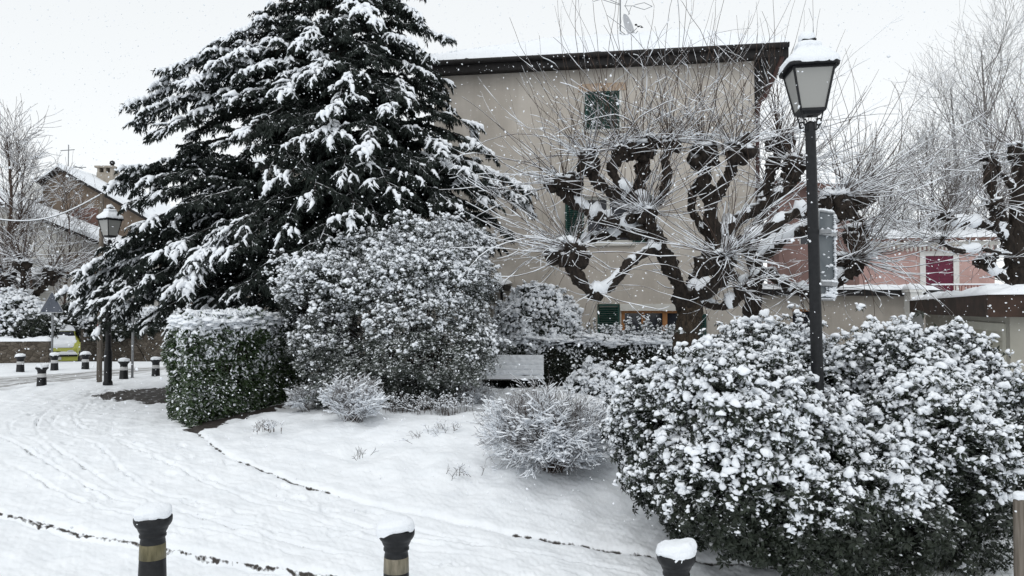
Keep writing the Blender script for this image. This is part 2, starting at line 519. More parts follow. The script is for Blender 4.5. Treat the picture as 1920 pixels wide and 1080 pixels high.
    tag(o, kind='structure'); return o

make_ground()

# ------------------------------------------------------------ large structure: houses, walls
M_STUCCO = mat_var('beige_render', (.50, .462, .415), (.61, .565, .51), 1.1, .95, .5, .01, detail=8)
M_STUCCO_PALE = mat_var('pale_render', (.40, .39, .37), (.52, .51, .48), .9, .95, .4, .01, detail=8)
M_TRIM = mat_var('pale_trim', (.55, .54, .50), (.66, .65, .61), 5, .8)
M_GREEN = mat_var('dark_green_shutter', (.010, .045, .038), (.018, .065, .052), 8, .5)
M_GLASS, _t, _b = new_mat('window_glass'); _b.inputs['Base Color'].default_value = (.02, .022, .03, 1); _b.inputs['Roughness'].default_value = .08
M_ORANGE = mat_var('orange_brown_wood', (.30, .13, .045), (.42, .20, .08), 12, .6, stretch=(1, 1, .2))
M_LINTEL = mat_var('sandstone_lintel', (.40, .30, .22), (.50, .39, .30), 6, .9)
M_FASCIA = mat_var('dark_brown_fascia', (.010, .009, .009), (.022, .020, .020), 8, .75)
M_RED = mat_var('red_brick_patch', (.11, .06, .05), (.20, .12, .10), 5, .9)
M_BROWNWALL = mat_var('brown_gable_render', (.13, .10, .075), (.24, .19, .15), 2.2, .95, .4, .02, detail=8)
M_PINK = mat_var('pink_render', (.52, .345, .32), (.61, .42, .39), 1.5, .95)
M_PINKRED = mat_var('faded_red_render', (.17, .11, .10), (.25, .16, .145), 1.5, .95)
M_MAROON = mat_var('maroon_shutter', (.10, .012, .035), (.15, .02, .05), 6, .5)
M_WHITE = mat_var('white_paint', (.62, .62, .60), (.74, .74, .72), 6, .7)

def weather(m):
    t = m.node_tree; b = t.nodes['Principled BSDF']; src = b.inputs['Base Color'].links[0].from_socket
    n = noise_tex(t, 1.6, 6, .7, stretch=(2.2, 2.2, .16)); r_ = ramp(t, n.outputs[0], [(.38, (.74, .72, .70)), (.58, (1, 1, 1))])
    n2 = noise_tex(t, .5, 3, .5); r2 = ramp(t, n2.outputs[0], [(.40, (.88, .87, .86)), (.60, (1, 1, 1))])
    a = nd(t, 'ShaderNodeMix', data_type='RGBA', blend_type='MULTIPLY'); a.inputs[0].default_value = .3; t.links.new(src, a.inputs[6]); t.links.new(r_.outputs[0], a.inputs[7])
    c = nd(t, 'ShaderNodeMix', data_type='RGBA', blend_type='MULTIPLY'); c.inputs[0].default_value = 1; t.links.new(a.outputs[2], c.inputs[6]); t.links.new(r2.outputs[0], c.inputs[7])
    t.links.new(c.outputs[2], b.inputs['Base Color'])
for m_ in (M_STUCCO, M_STUCCO_PALE, M_PINK, M_PINKRED): weather(m_)

def wall_holes(u0, u1, z0, z1, holes, v=0.0, depth=.22, back=False):
    """wall face in the (u,z) plane facing -v, openings with reveals"""
    us = sorted({u0, u1, *[h[0] for h in holes], *[h[1] for h in holes]}); zs = sorted({z0, z1, *[h[2] for h in holes], *[h[3] for h in holes]})
    parts = []
    for a, b in zip(us[:-1], us[1:]):
        for c, d in zip(zs[:-1], zs[1:]):
            if any(h[0] < (a + b) / 2 < h[1] and h[2] < (c + d) / 2 < h[3] for h in holes): continue
            parts.append((np.array([[a, v, c], [b, v, c], [b, v, d], [a, v, d]]), np.array([[0, 1, 2, 3]])))
    for h in holes:
        a, b, c, d = h[:4]
        q = [[a, v, c], [b, v, c], [b, v, d], [a, v, d]]; w_ = [[x, v + depth, z] for x, _, z in q]
        V = np.array(q + w_); parts.append((V, np.array([[0, 3, 7, 4], [1, 5, 6, 2], [3, 2, 6, 7], [0, 4, 5, 1]])))
    return parts

def louvre(u0, u1, z0, z1, v, parent, mat, label=None):
    """closed louvred shutter leaf: frame and slats"""
    f = .05; ps = [box(u0, u0 + f, v - .04, v, z0, z1), box(u1 - f, u1, v - .04, v, z0, z1), box(u0 + f, u1 - f, v - .04, v, z0, z0 + f), box(u0 + f, u1 - f, v - .04, v, z1 - f, z1)]
    z = z0 + f
    while z < z1 - f - .03:
        V, F = box(u0 + f, u1 - f, -.004, .004, -.028, .028)
        a = math.radians(35); y, zz = V[:, 1] * math.cos(a) - V[:, 2] * math.sin(a), V[:, 1] * math.sin(a) + V[:, 2] * math.cos(a)
        V = np.stack([V[:, 0], y + v - .02, zz + z + .02], -1); ps.append((V, F)); z += .055
    o = build('shutter', ps, mat, parent, smooth=False)
    if label: o['label'] = label
    return o

def snow_sheet(corners, thick, name, parent, n=(40, 16), seed=0, amp=.35, edge=.06):
    """a slab of lying snow over a four-cornered surface, rounded and uneven"""
    c = np.asarray(corners, float); nu, nv = n
    u = np.linspace(0, 1, nu)[None, :, None]; v = np.linspace(0, 1, nv)[:, None, None]
    B = (c[0] * (1 - u) + c[1] * u) * (1 - v) + (c[3] * (1 - u) + c[2] * u) * v
    L1 = np.linalg.norm(c[1] - c[0]); L2 = np.linalg.norm(c[3] - c[0])
    du = np.minimum(u, 1 - u)[..., 0] * L1; dv = np.minimum(v, 1 - v)[..., 0] * L2
    prof = np.sqrt(np.clip(np.minimum(du, dv) / edge, 0, 1))
    T = B.copy(); T[..., 2] += thick * prof * (1 + amp * fnoise(B, 1.3, seed, 3)) + .002
    i = np.arange(nv - 1)[:, None] * nu; j = np.arange(nu - 1)[None]
    F = np.stack([i + j, i + j + 1, i + nu + j + 1, i + nu + j], -1).reshape(-1, 4)
    nB = B.reshape(-1, 3); nB = nB.copy(); nB[:, 2] -= .004
    rim = np.concatenate([np.arange(nu), nu - 1 + np.arange(1, nv) * nu, (nv - 1) * nu + np.arange(nu - 2, -1, -1), np.arange(nv - 2, 0, -1) * nu])
    N = nu * nv; r2 = np.roll(rim, -1)
    S = np.stack([rim, rim + N, r2 + N, r2], -1)
    return build(name, [(np.concatenate([T.reshape(-1, 3), nB]), np.concatenate([F, F[:, ::-1] + N, S]))], M_SNOW, parent)

# --- main house. local frame: u along the street wall, v into the house
HA = np.array([-2.06, 20.3]); HB = np.array([6.0, 19.0])
HD = (HB - HA) / np.linalg.norm(HB - HA); HLEN = float(np.linalg.norm(HB - HA)); HANG = math.atan2(HD[1], HD[0])
def hu(px, py=580):
    lo = at(px, py, 1.0) - CAM
    # intersect the ray with the wall line
    dx, dy = lo[0], lo[1]
    s = (HA[0] * HD[1] - HA[1] * HD[0]) / (dx * HD[1] - dy * HD[0])
    p = np.array([dx * s, dy * s]) - HA
    return float(p @ HD), float(CAM[2] + lo[2] * s)

house = thing('house', (HA[0], HA[1], 0), 'three storey beige rendered house with low snow covered hip roof behind the pollarded trees', 'house', rz=HANG)
EAVE = hu(805, 148)[1] + .1
zt0, zt1 = hu(1130, 243)[1], hu(1130, 171)[1]
zm0, zm1 = hu(1140, 455)[1], hu(1140, 368)[1]
zg0, zg1 = .05, hu(1200, 570)[1]
ut0, ut1 = hu(1097)[0], hu(1163)[0]; um0, um1 = hu(1097)[0], hu(1185)[0]; ug0, ug1 = hu(1165)[0], hu(1301)[0]
Z0 = -.9
wp = wall_holes(-5.9, HLEN, Z0, 5.55, [(um0, um1, zm0, zm1), (ug0, ug1, zg0 + .8, zg1)])
wp += wall_holes(0, HLEN, 5.55, EAVE, [(ut0, ut1, zt0, zt1)])
for q in ([[HLEN, 0, Z0], [HLEN, 9, Z0], [HLEN, 9, EAVE], [HLEN, 0, EAVE]], [[0, 9, Z0], [0, 0, Z0], [0, 0, EAVE], [0, 9, EAVE]], [[-5.9, 7, Z0], [-5.9, 0, Z0], [-5.9, 0, 5.55], [-5.9, 7, 5.55]],
          [[HLEN, 9, Z0], [-5.9, 9, Z0], [-5.9, 9, EAVE], [HLEN, 9, EAVE]]):
    wp.append((np.array(q, float), np.array([[0, 1, 2, 3]])))
build('wall', wp, M_STUCCO, house, smooth=False)
# roof: shallow hip with overhang, dark boxed eave
OV = .35; RL, RR, RB = -OV - .05, HLEN + .75, 9.4
def roof_parts(x0, x1, y0, y1, ze, zr, ins, rough=.0):
    rx0, rx1, ry = x0 + ins, x1 - ins * .55, (y0 + y1) / 2
    V = np.array([[x0, y0, ze], [x1, y0, ze], [x1, y1, ze], [x0, y1, ze], [rx0, ry, zr], [rx1, ry, zr]], float)
    return [(V, [np.array([[0, 1, 5, 4], [2, 3, 4, 5]]), np.array([[1, 2, 5], [3, 0, 4]])])]
roof = build('roof', roof_parts(RL, RR, -OV, RB, EAVE + .22, EAVE + 2.30, 3.4), M_FASCIA, house, smooth=False)
fas = [box(RL, RR, -OV - .03, -OV + .10, EAVE - .08, EAVE + .215), box(RR - .12, RR + .02, -OV + .10, RB, EAVE - .08, EAVE + .215), box(RL - .02, RL + .12, -OV + .10, RB, EAVE - .08, EAVE + .215),
       box(RL + .12, RR - .12, -OV + .10, -.003, EAVE - .05, EAVE)]
fas.append(box(RL + .12, -.003, 0, RB, EAVE - .05, EAVE)); fas.append(box(HLEN + .003, RR - .12, 0, RB, EAVE - .05, EAVE))
# coved bracket below the left end
cv = [[-.03, EAVE - .05], [-.03, EAVE - .42], [-.18, EAVE - .30], [RL + .02, EAVE - .09]]
V = np.array([[c[0], y, c[1]] for y in (-.30, .4) for c in cv]); fas.append((V, [np.array([[0, 1, 2, 3], [7, 6, 5, 4], [0, 4, 5, 1], [1, 5, 6, 2], [2, 6, 7, 3]])]))
build('fascia', fas, M_FASCIA, house, smooth=False)
gp = spline([[RL, -OV - .1, EAVE + .17], [RR, -OV - .1, EAVE + .17]], 8)
build('gutter', [tubes(gp[None], np.full((1, 8), .065), 10, True)], M_FASCIA, house)
# snow on the roof
def hip_snow():
    parts = []; T = .13
    x0, x1, y0, y1, ze, zr, ins = RL - .02, RR + .03, -OV - .06, RB + .05, EAVE + .235, EAVE + 2.32, 3.4
    nx, ny = 110, 60
    X, Y = np.meshgrid(np.linspace(x0, x1, nx), np.linspace(y0, y1, ny))
    rx0, rx1, ry = x0 + ins, x1 - ins * .55, (y0 + y1) / 2
    sl = (zr - ze)
    h = np.minimum(np.minimum((Y - y0) / (ry - y0), (y1 - Y) / (y1 - ry)), np.minimum((X - x0) / ins, (x1 - X) / (ins * .55)))
    Zb = ze + sl * np.clip(h, 0, 1); P = np.stack([X, Y, 0 * X], -1)
    dd = np.minimum(np.minimum(X - x0, x1 - X), np.minimum(Y - y0, y1 - Y))
    Zt = Zb + T * np.sqrt(np.clip(dd / .12, 0, 1)) * (1 + .25 * fnoise(P, .8, 3, 3)) + .002 + .02 * np.maximum(0, fnoise(P, 3.1, 5, 2)) * (np.abs(X - rx0) < 3)
    i = np.arange(ny - 1)[:, None] * nx; j = np.arange(nx - 1)[None]
    F = np.stack([i + j, i + j + 1, i + nx + j + 1, i + nx + j], -1).reshape(-1, 4)
    return [(np.stack([X, Y, Zt], -1).reshape(-1, 3), F)]
build('roof_snow', hip_snow(), M_SNOW, roof)
# ridge of hip tiles just under the snow, left end
hp = spline([[RL, -OV, EAVE + .36], [RL + 3.4, 4.5, EAVE + 2.40]], 34)
build('hip_tiles', scatter_var(LUMPS_S, hp, rotmats(np.tile([0, 0, 1.0], (34, 1)), np.zeros(34)), np.full((34, 3), .085), rs(3)), M_SNOW, roof)
for px, pz in ((911, 100), (936, 98)):
    u_ = hu(px)[0] + .12
    vp = build('roof_vent', [lathe([(.001, 0), (.045, 0), (.045, .22), (.075, .24), (.075, .36), (.05, .40), (.001, .41)], 12, (u_ * 1.0, 1.3, EAVE + .55))], M_BLACK, house)
    build('snow_cap', [(lump(ICO2, 3, .15)[0] * [.07, .07, .05] + [u_, 1.3, EAVE + .95], ICO2[1])], M_SNOW, vp)
# upper window: closed green shutters, sandstone lintel
lin = build('lintel', [box(ut0 - .16, ut1 + .16, -.025, .1, zt1, zt1 + .20)], M_LINTEL, house, smooth=False)
um = (ut0 + ut1) / 2
wf = build('window', [box(ut0 - .05, ut0, -.02, .18, zt0, zt1), box(ut1, ut1 + .05, -.02, .18, zt0, zt1), box(ut0 - .08, ut1 + .08, -.06, .18, zt0 - .07, zt0)], M_TRIM, house, smooth=False)
louvre(ut0 + .01, um - .01, zt0, zt1, .04, wf, M_GREEN); louvre(um + .01, ut1 - .01, zt0, zt1, .04, wf, M_GREEN)
build('pane', [box(ut0, ut1, .16, .18, zt0, zt1)], M_GLASS, wf, smooth=False)
# middle window, shutters folded back
wf = build('window', [box(um0, um0 + .07, .10, .17, zm0, zm1), box(um1 - .07, um1, .10, .17, zm0, zm1), box(um0 + .07, um1 - .07, .10, .17, zm1 - .07, zm1), box(um0 + .07, um1 - .07, .10, .17, zm0, zm0 + .07),
                      box((um0 + um1) / 2 - .04, (um0 + um1) / 2 + .04, .10, .165, zm0 + .07, zm1 - .07), box(um0 - .08, um1 + .08, -.07, .09, zm0 - .08, zm0)], M_TRIM, house, smooth=False)
build('pane', [box(um0 + .07, um1 - .07, .12, .14, zm0 + .07, zm1 - .07)], M_GLASS, wf, smooth=False)
louvre(um0 - .50, um0 - .02, zm0, zm1, -.005, wf, M_GREEN); louvre(um1 + .02, um1 + .50, zm0, zm1, -.005, wf, M_GREEN)
# ground floor window with roller box and orange frames
wf = build('window', [box(ug0, ug0 + .08, .06, .16, zg0 + .8, zg1 - .17), box(ug0 + .5, ug0 + .58, .06, .16, zg0 + .8, zg1 - .17), box(ug0 + 1.02, ug0 + 1.14, .06, .16, zg0 + .8, zg1 - .17), box(ug1 - .08, ug1, .06, .16, zg0 + .8, zg1 - .17), box(ug0 + .003, ug1 - .003, .063, .157, zg1 - .23, zg1 - .172)], M_ORANGE, house, smooth=False)
build('roller_box', [box(ug0 - .03, ug1 + .03, -.05, .16, zg1 - .17, zg1)], M_TRIM, wf, smooth=False)
build('pane', [box(ug0 + .002, ug1 - .002, .10, .12, zg0 + .8, zg1 - .17)], M_GLASS, wf, smooth=False)
louvre(ug0 - .60, ug0 - .04, zg0 - .1, zg1, -.005, wf, M_GREEN); louvre(ug1 + .04, ug1 + .30, zg0 - .1, zg1 - .25, -.005, wf, M_GREEN)
# right hand downpipe and its bend under the eave
dp = spline([[HLEN + .62, -.30, EAVE + .1], [HLEN + .60, -.30, EAVE - .12], [HLEN + .25, -.12, EAVE - .95], [HLEN + .06, -.09, EAVE - 1.5], [HLEN + .06, -.09, 3.0], [HLEN + .06, -.09, -.5]], 40)
build('downpipe', [tubes(dp[None], np.full((1, 40), .05), 10)], mat_var('dark_red_brown_pipe', (.045, .02, .02), (.07, .035, .03), 9, .6), house)
V = np.array([[HLEN + .005, y, z] for y in (-.02, .12) for z in (EAVE - 1.6, EAVE - .06)] + [[RR - .38, y, EAVE - .06] for y in (-.02, .12)] + [[RR - .38, y, EAVE - .16] for y in (-.02, .12)])
build('eave_bracket', [(V, [np.array([[0, 1, 4, 6], [2, 7, 5, 3], [0, 6, 7, 2]])])], M_FASCIA, house, smooth=False)
# left wing: lower roof, one shuttered window, downpipe
lw = build('wing_roof', [box(-6.25, -.02, -.32, 6.5, 5.555, 5.72)], M_FASCIA, house, smooth=False)
snow_sheet([[-6.3, -.36, 5.725], [-.0, -.36, 5.725], [-.0, 6.5, 6.5], [-6.3, 6.5, 6.5]], .16, 'wing_snow', lw, seed=4)
u0, u1 = -4.25, -3.55
wf = build('window', [box(u1 + .02, u1 + .9, -.02, .0 - .003, .5, 1.7)], M_GLASS, house, smooth=False)
louvre(u0, u1, .4, 1.75, -.005, wf, M_GREEN)
build('downpipe', [tubes(spline([[-5.8, -.07, 5.5], [-5.8, -.07, -.6]], 6)[None], np.full((1, 6), .045), 10)], M_GREYMETAL, house)
# wall lantern that shows through the cedar
wl = hu(558, 404); wl = (wl[0], wl[1])
# porch canopy at left of the clipped ball bush
pu = hu(925)[0]; pz = hu(925, 545)[1]
pc = build('porch_roof', [box(pu - .5, pu + .48, -1.1, -.003, pz, pz + .12), box(pu - .42, pu - .36, -1.0, -.94, -.4, pz), box(pu + .36, pu + .42, -1.0, -.94, -.4, pz)], M_FASCIA, house, smooth=False)
snow_sheet([[pu - .52, -1.12, pz + .125], [pu + .5, -1.12, pz + .125], [pu + .5, -.01, pz + .2], [pu - .52, -.01, pz + .2]], .1, 'porch_snow', pc, (16, 10), 8)

# antenna and dish on the roof
def on_roof(u, v, z): c, s = math.cos(HANG), math.sin(HANG); return (HA[0] + u * c - v * s, HA[1] + u * s + v * c, z)
Dm = 23.0
base = at(1163, 80, Dm)
ant = thing('roof_antenna', tuple(base), 'rooftop television aerial mast with white satellite dish, above the snowy house roof', 'antenna')
def loc(px, py, dy=0.0): return at(px, py, Dm + dy) - base
def rods(name, segs, r, mat, parent):
    P = np.array([spline(s, 4) for s in segs]); return build(name, [tubes(P, np.full(P.shape[:2], r), 6)], mat, parent)
rods('mast', [[loc(1163, 100), loc(1163, -60)]], .022, M_GREYMETAL, ant)
yg = []
for y0_, tip in ((11, 1224),):
    yg += [[loc(1170, 11), loc(1190, 11)], [loc(1190, 9), loc(1208, 5)], [loc(1208, 5), loc(1223, 12)], [loc(1223, 12), loc(1208, 18)], [loc(1208, 18), loc(1188, 12)], [loc(1172, 11), loc(1181, 27)], [loc(1172, 11), loc(1180, -12)], [loc(1184, 11, .3), loc(1178, 28, .3)]]
yg += [[loc(1163, 10), loc(1112, -6)], [loc(1112, 3), loc(1125, -1)], [loc(1145, 0, -.3), loc(1145, 0, .3)], [loc(1150, 2, -.3), loc(1150, 2, .3)], [loc(1155, 6, -.3), loc(1155, 6, .3)], [loc(1140, -2), loc(1163, 8)]]
rods('aerial', yg, .009, M_GREYMETAL, ant)
dd = []
for k in range(9):
    q = k / 8; dd.append((max(.001, .33 * q), .10 * q * q))
V, F = lathe(dd, 28)
V[:, 1] *= 1.25
def tilt(V, ax, an):
    c, s = math.cos(an), math.sin(an); V = V.copy()
    if ax == 'x': y = V[:, 1] * c - V[:, 2] * s; z = V[:, 1] * s + V[:, 2] * c; V[:, 1], V[:, 2] = y, z
    if ax == 'y': x = V[:, 0] * c + V[:, 2] * s; z = -V[:, 0] * s + V[:, 2] * c; V[:, 0], V[:, 2] = x, z
    return V
V = tilt(V, 'x', math.radians(60)); V = rotz(V, math.radians(50)); V = tilt(V, 'y', math.radians(18))
build('dish', [(V + loc(1174, 52), F)], mat_var('dish_grey', (.42, .43, .45), (.5, .51, .53), 5, .5), ant)
rods('feed_arm', [[loc(1163, 58), loc(1177, 68)], [loc(1177, 68), loc(1194, 53)], [loc(1164, 62), loc(1168, 76)], [loc(1180, 76), loc(1196, 58)]], .011, M_GREYMETAL, ant)
build('receiver', scatter_var(LUMPS_S, np.array([loc(1193, 47), loc(1198, 50), loc(1203, 51)]), rotmats(np.tile([0, 0, 1.0], (3, 1)), np.zeros(3)), np.full((3, 3), .05), rs(1)), M_BLACK, ant)

# --- annex to the right of the house, low, beige with a dark roof edge
def oriented(name, A, B, label, cat, group=None):
    A, B = np.array(A), np.array(B); d = B - A; L = float(np.linalg.norm(d))
    return thing(name, (A[0], A[1], 0), label, cat, group, rz=math.atan2(d[1], d[0])), L
pA = at(1415, 580, 20.6)[:2]; pB = at(1740, 580, 21.6)[:2]
annex, AL = oriented('annex_building', pA, pB, 'low beige annex with a dark roof edge between the tall house and the garage', 'annex')
zA = 2.12
build('wall', wall_holes(0, AL, -1, zA, [(1.1, 1.75, 1.15, 1.75)]) + [(np.array([[AL, 0, -1], [AL, 4, -1], [AL, 4, zA], [AL, 0, zA]], float), np.array([[0, 1, 2, 3]]))], M_STUCCO, annex, smooth=False)
wf = build('window', [box(1.1, 1.15, .08, .14, 1.15, 1.75), box(1.70, 1.75, .08, .14, 1.15, 1.75), box(1.15, 1.70, .08, .14, 1.69, 1.75), box(1.0, 1.85, -.05, .07, 1.08, 1.15)], M_ORANGE, annex, smooth=False)
build('pane', [box(1.12, 1.72, .10, .12, 1.15, 1.73)], M_GLASS, wf, smooth=False)
rf = build('roof', [box(-.0, AL + .25, -.3, 4.2, zA, zA + .16)], M_FASCIA, annex, smooth=False)
snow_sheet([[-.0, -.33, zA + .165], [AL + .28, -.33, zA + .165], [AL + .28, 4.2, zA + .2], [-.0, 4.2, zA + .2]], .12, 'roof_snow', rf, seed=11)
pp = at(1713, 545, 20.9)
post = thing('gate_post', (pp[0], pp[1], -.8), 'white square post with a snow cap left of the garage roof', 'post')
build('shaft', [box(-.17, .17, -.17, .17, 0, pp[2] + .75)], M_WHITE, post, smooth=False)
build('coping', [box(-.22, .22, -.22, .22, pp[2] + .753, pp[2] + .83)], M_WHITE, post, smooth=False)
build('snow_cap', [loft_sq([(.23, pp[2] + .832), (.24, pp[2] + .88), (.19, pp[2] + .95), (.10, pp[2] + .985), (.002, pp[2] + .99)], 20, 5)], M_SNOW, post)

# --- garage at the right
gA = at(1735, 580, 20.5)[:2]; gB = at(1893, 580, 12.2)[:2]
gar, GL = oriented('garage', gA, gB, 'flat roofed beige garage with dark fascia and snow along its roof at the right edge', 'garage')
zt, zb = 1.98, 1.63
jd = (GL - 4.3, GL - .42)
build('wall', wall_holes(0, GL, -1.2, zb, [(jd[0], jd[1], -1.2, 1.38)], depth=.14) + [(np.array([[GL, 0, -1.2], [GL, 5, -1.2], [GL, 5, zb], [GL, 0, zb]], float), np.array([[0, 1, 2, 3]]))], mat_var('grey_beige_render', (.30, .29, .25), (.38, .365, .32), 1.5, .95, .4, .01), gar, smooth=False)
dps = []
z = -1.2
while z < 1.37:
    dps.append(box(jd[0] + .004, jd[1] - .004, .09, .12, z + .012, min(z + .20, 1.376))); dps.append(box(jd[0] + .004, jd[1] - .004, .105, .118, z, z + .012)); z += .20
build('door', dps, mat_var('cream_garage_door', (.40, .39, .32), (.47, .455, .38), 3, .6), gar, smooth=False)
build('door_frame', [box(jd[0] - .16, jd[0], -.02, .08, -1.2, 1.38), box(jd[1], jd[1] + .16, -.02, .08, -1.2, 1.38), box(jd[0] - .16, jd[1] + .16, -.02, .08, 1.382, 1.52)], mat_var('pale_frame', (.50, .49, .42), (.56, .55, .48), 4, .7), gar, smooth=False)
rf = build('roof', [box(-.2, GL + .25, -.35, 5.3, zb, zt)], mat_var('dark_rusty_fascia', (.018, .013, .010), (.055, .032, .024), 3, .8), gar, smooth=False)
snow_sheet([[-.22, -.38, zt + .004], [GL + .28, -.38, zt + .004], [GL + .28, 5.3, zt + .004], [-.22, 5.3, zt + .004]], .11, 'roof_snow', rf, (160, 40), 13, .5)

# --- pink house
pkD = 33.0
pk0 = at(1600, 580, pkD); pk1 = at(1866, 580, pkD - 1)
pink, PL = oriented('pink_house', pk0[:2], pk1[:2], 'pink rendered house with a maroon shuttered door and white trim behind the garage', 'house')
def pu_(px): return (at(px, 580, pkD - .5)[0] - pk0[0])
def pz_(py): return float(at(1750, py, pkD - .5)[2])
d0, d1, dz0, dz1 = pu_(1738), pu_(1786), pz_(570), pz_(480)
zc = pz_(459)
build('wall', wall_holes(0, PL, -1, zc, [(d0, d1, dz0, dz1)]) + [(np.array([[PL, 0, -1], [PL, 8, -1], [PL, 8, zc], [PL, 0, zc]], float), np.array([[0, 1, 2, 3]]))], M_PINK, pink, smooth=False)
dr = build('door', [box(d0, (d0 + d1) / 2 - .01, .02, .07, dz0, dz1), box((d0 + d1) / 2 + .01, d1, .02, .07, dz0, dz1)] + [box(d0 + .08, d1 - .08, .005, .018, dz0 + .3 + .28 * k, dz0 + .42 + .28 * k) for k in range(6)], M_MAROON, pink, smooth=False)
build('door_surround', [box(d0 - .22, d0, -.04, .05, dz0, dz1 + .2), box(d1, d1 + .22, -.04, .05, dz0, dz1 + .2), box(d0, d1, -.04, .05, dz1, dz1 + .2)], M_WHITE, pink, smooth=False)
cp = [box(0, PL + .1, -.30, .0 - .003, zc - .05, zc + .1)]
u = .05
while u < PL - .1:
    V, F = lathe([(.001, -.26), (.05, -.2), (.06, 0)], 8, (u, -.22, zc - .05)); cp.append((V, F)); u += .17
build('cornice', cp, M_TRIM, pink, smooth=False)
rf = build('roof', [(np.array([[-.3, -.5, zc + .12], [PL + .3, -.5, zc + .12], [PL + .3, 6, zc + 1.6], [-.3, 6, zc + 1.6], [-.3, -.5, zc + .22], [PL + .3, -.5, zc + .22], [PL + .3, 6, zc + 1.7], [-.3, 6, zc + 1.7]]), np.array([[0, 3, 2, 1], [4, 5, 6, 7], [0, 1, 5, 4], [1, 2, 6, 5]]))], M_RED, pink, smooth=False)
snow_sheet([[-.3, -.4, zc + .26], [PL + .3, -.4, zc + .26], [PL + .3, 6, zc + 1.72], [-.3, 6, zc + 1.72]], .05, 'roof_snow', rf, (60, 30), 17, .9)
r0, r1, rz0, rz1 = pu_(1735), pu_(1847), pz_(567), pz_(536)
bal = [[[r0, -.9, rz1], [r1, -.9, rz1]], [[r0, -.9, rz0], [r1, -.9, rz0]], [[r1, -.9, rz1], [r1, 0, rz1]], [[r0, -.9, rz1], [r0, 0, rz1]]]
nb = 22
for k in range(nb + 1):
    x = r0 + (r1 - r0) * k / nb; bal.append([[x, -.9, rz0], [x + (.03 if k % 2 else -.03), -.93, (rz0 + rz1) / 2], [x, -.9, rz1]])
br = rods('balcony_railing', bal, .016, mat_var('rust_red_iron', (.12, .03, .03), (.18, .05, .05), 9, .6), pink)
sp = spline([[r0, -.9, rz1 + .03], [r1, -.9, rz1 + .03]], 12); build('snow_line', [tubes(sp[None], np.full((1, 12), .035), 6)], M_SNOW, br)
build('balcony', [box(r0 - .2, r1 + .1, -1.0, -.003, rz0 - .16, rz0 - .02)], M_TRIM, pink, smooth=False)

# --- faded red house behind the lamp
q0 = at(1462, 580, 29); q1 = at(1612, 580, 30)
redh, RLn = oriented('red_house', q0[:2], q1[:2], 'faded red house wall half hidden behind the pollarded tree and the lamp post', 'house')
zr = float(at(1500, 352, 29)[2])
build('wall', wall_holes(0, RLn, -1, zr, [(.9, 1.6, zr - 2.1, zr - .9)]) + [(np.array([[RLn, 0, -1], [RLn, 6, -1], [RLn, 6, zr], [RLn, 0, zr]], float), np.array([[0, 1, 2, 3]]))], M_PINKRED, redh, smooth=False)
wf = build('window', [box(.9, .97, .05, .14, zr - 2.1, zr - .9), box(1.53, 1.6, .05, .14, zr - 2.1, zr - .9), box(.97, 1.53, .05, .14, zr - .97, zr - .9)], M_WHITE, redh, smooth=False)
build('pane', [box(.93, 1.57, .09, .11, zr - 2.1, zr - .93)], M_GLASS, wf, smooth=False)
rf = build('roof', [box(-.3, RLn + .3, -.4, 6.2, zr, zr + .18)], M_RED, redh, smooth=False)
snow_sheet([[-.32, -.42, zr + .185], [RLn + .32, -.42, zr + .185], [RLn + .32, 6.2, zr + .3], [-.32, 6.2, zr + .3]], .1, 'roof_snow', rf, (40, 20), 19)

# --- gabled house far left
gx = 38.0
ga = at(115, 315, gx); gl = at(20, 385, gx); gr = at(318, 432, gx)
gab = thing('gabled_house', (ga[0], gx, 0), 'brown gabled house with snowy roof and a stone chimney at the far left', 'house')
def L3(p): return p - np.array([ga[0], gx, 0])
A_, B_, C_ = L3(ga), L3(gl), L3(gr)
Vv = np.array([[B_[0], 0, -1.5], [C_[0], 0, -1.5], [C_[0], 0, C_[2] - .15], [A_[0], 0, A_[2] - .15], [B_[0], 0, B_[2] - .15]])
Vb = Vv + np.array([0, 8, 0])
build('wall', [(np.concatenate([Vv, Vb]), [np.array([[0, 1, 2, 3, 4]]), np.array([[1, 6, 7, 2], [5, 0, 4, 9]])])], M_BROWNWALL, gab, smooth=False)
def slab(p, q, y0, y1, t0, t1):
    V = np.array([[p[0], y0, p[2] + t0], [q[0], y0, q[2] + t0], [q[0], y1, q[2] + t0], [p[0], y1, p[2] + t0], [p[0], y0, p[2] + t1], [q[0], y0, q[2] + t1], [q[0], y1, q[2] + t1], [p[0], y1, p[2] + t1]])
    return V, np.array([[0, 3, 2, 1], [4, 5, 6, 7], [0, 1, 5, 4], [1, 2, 6, 5], [2, 3, 7, 6], [3, 0, 4, 7]])
rf = build('roof', [slab(A_, C_ + [.3, 0, -.15], -.35, 8.3, -.14, 0), slab(B_ + [-.3, 0, -.15], A_, -.35, 8.3, -.14, -.003)], M_FASCIA, gab, smooth=False)
build('roof_snow', [slab(A_, C_ + [.3, 0, -.15], -.33, 8.3, .004, .20), slab(B_ + [-.3, 0, -.15], A_, -.33, 8.3, .004, .12)], M_SNOW, gab, smooth=False)
ch = L3(at(203, 345, gx + 3))
cm = build('chimney', [box(ch[0] - .42, ch[0] + .42, 2.6, 3.4, ch[2] - .9, ch[2] + .55), box(ch[0] - .5, ch[0] + .5, 2.52, 3.48, ch[2] + .8, ch[2] + .9)] + [box(ch[0] + a, ch[0] + a + .12, 2.62, 3.38, ch[2] + .553, ch[2] + .797) for a in (-.4, -.06, .28)] , mat_var('pale_stone_chimney', (.26, .23, .19), (.40, .36, .31), 4, .9), gab, smooth=False)
build('cowl', [lathe([(.001, 0), (.09, 0), (.09, .15), (.14, .17), (.12, .3), (.001, .36)], 12, (ch[0] + .2, 3, ch[2] + .905))], M_FASCIA, cm)
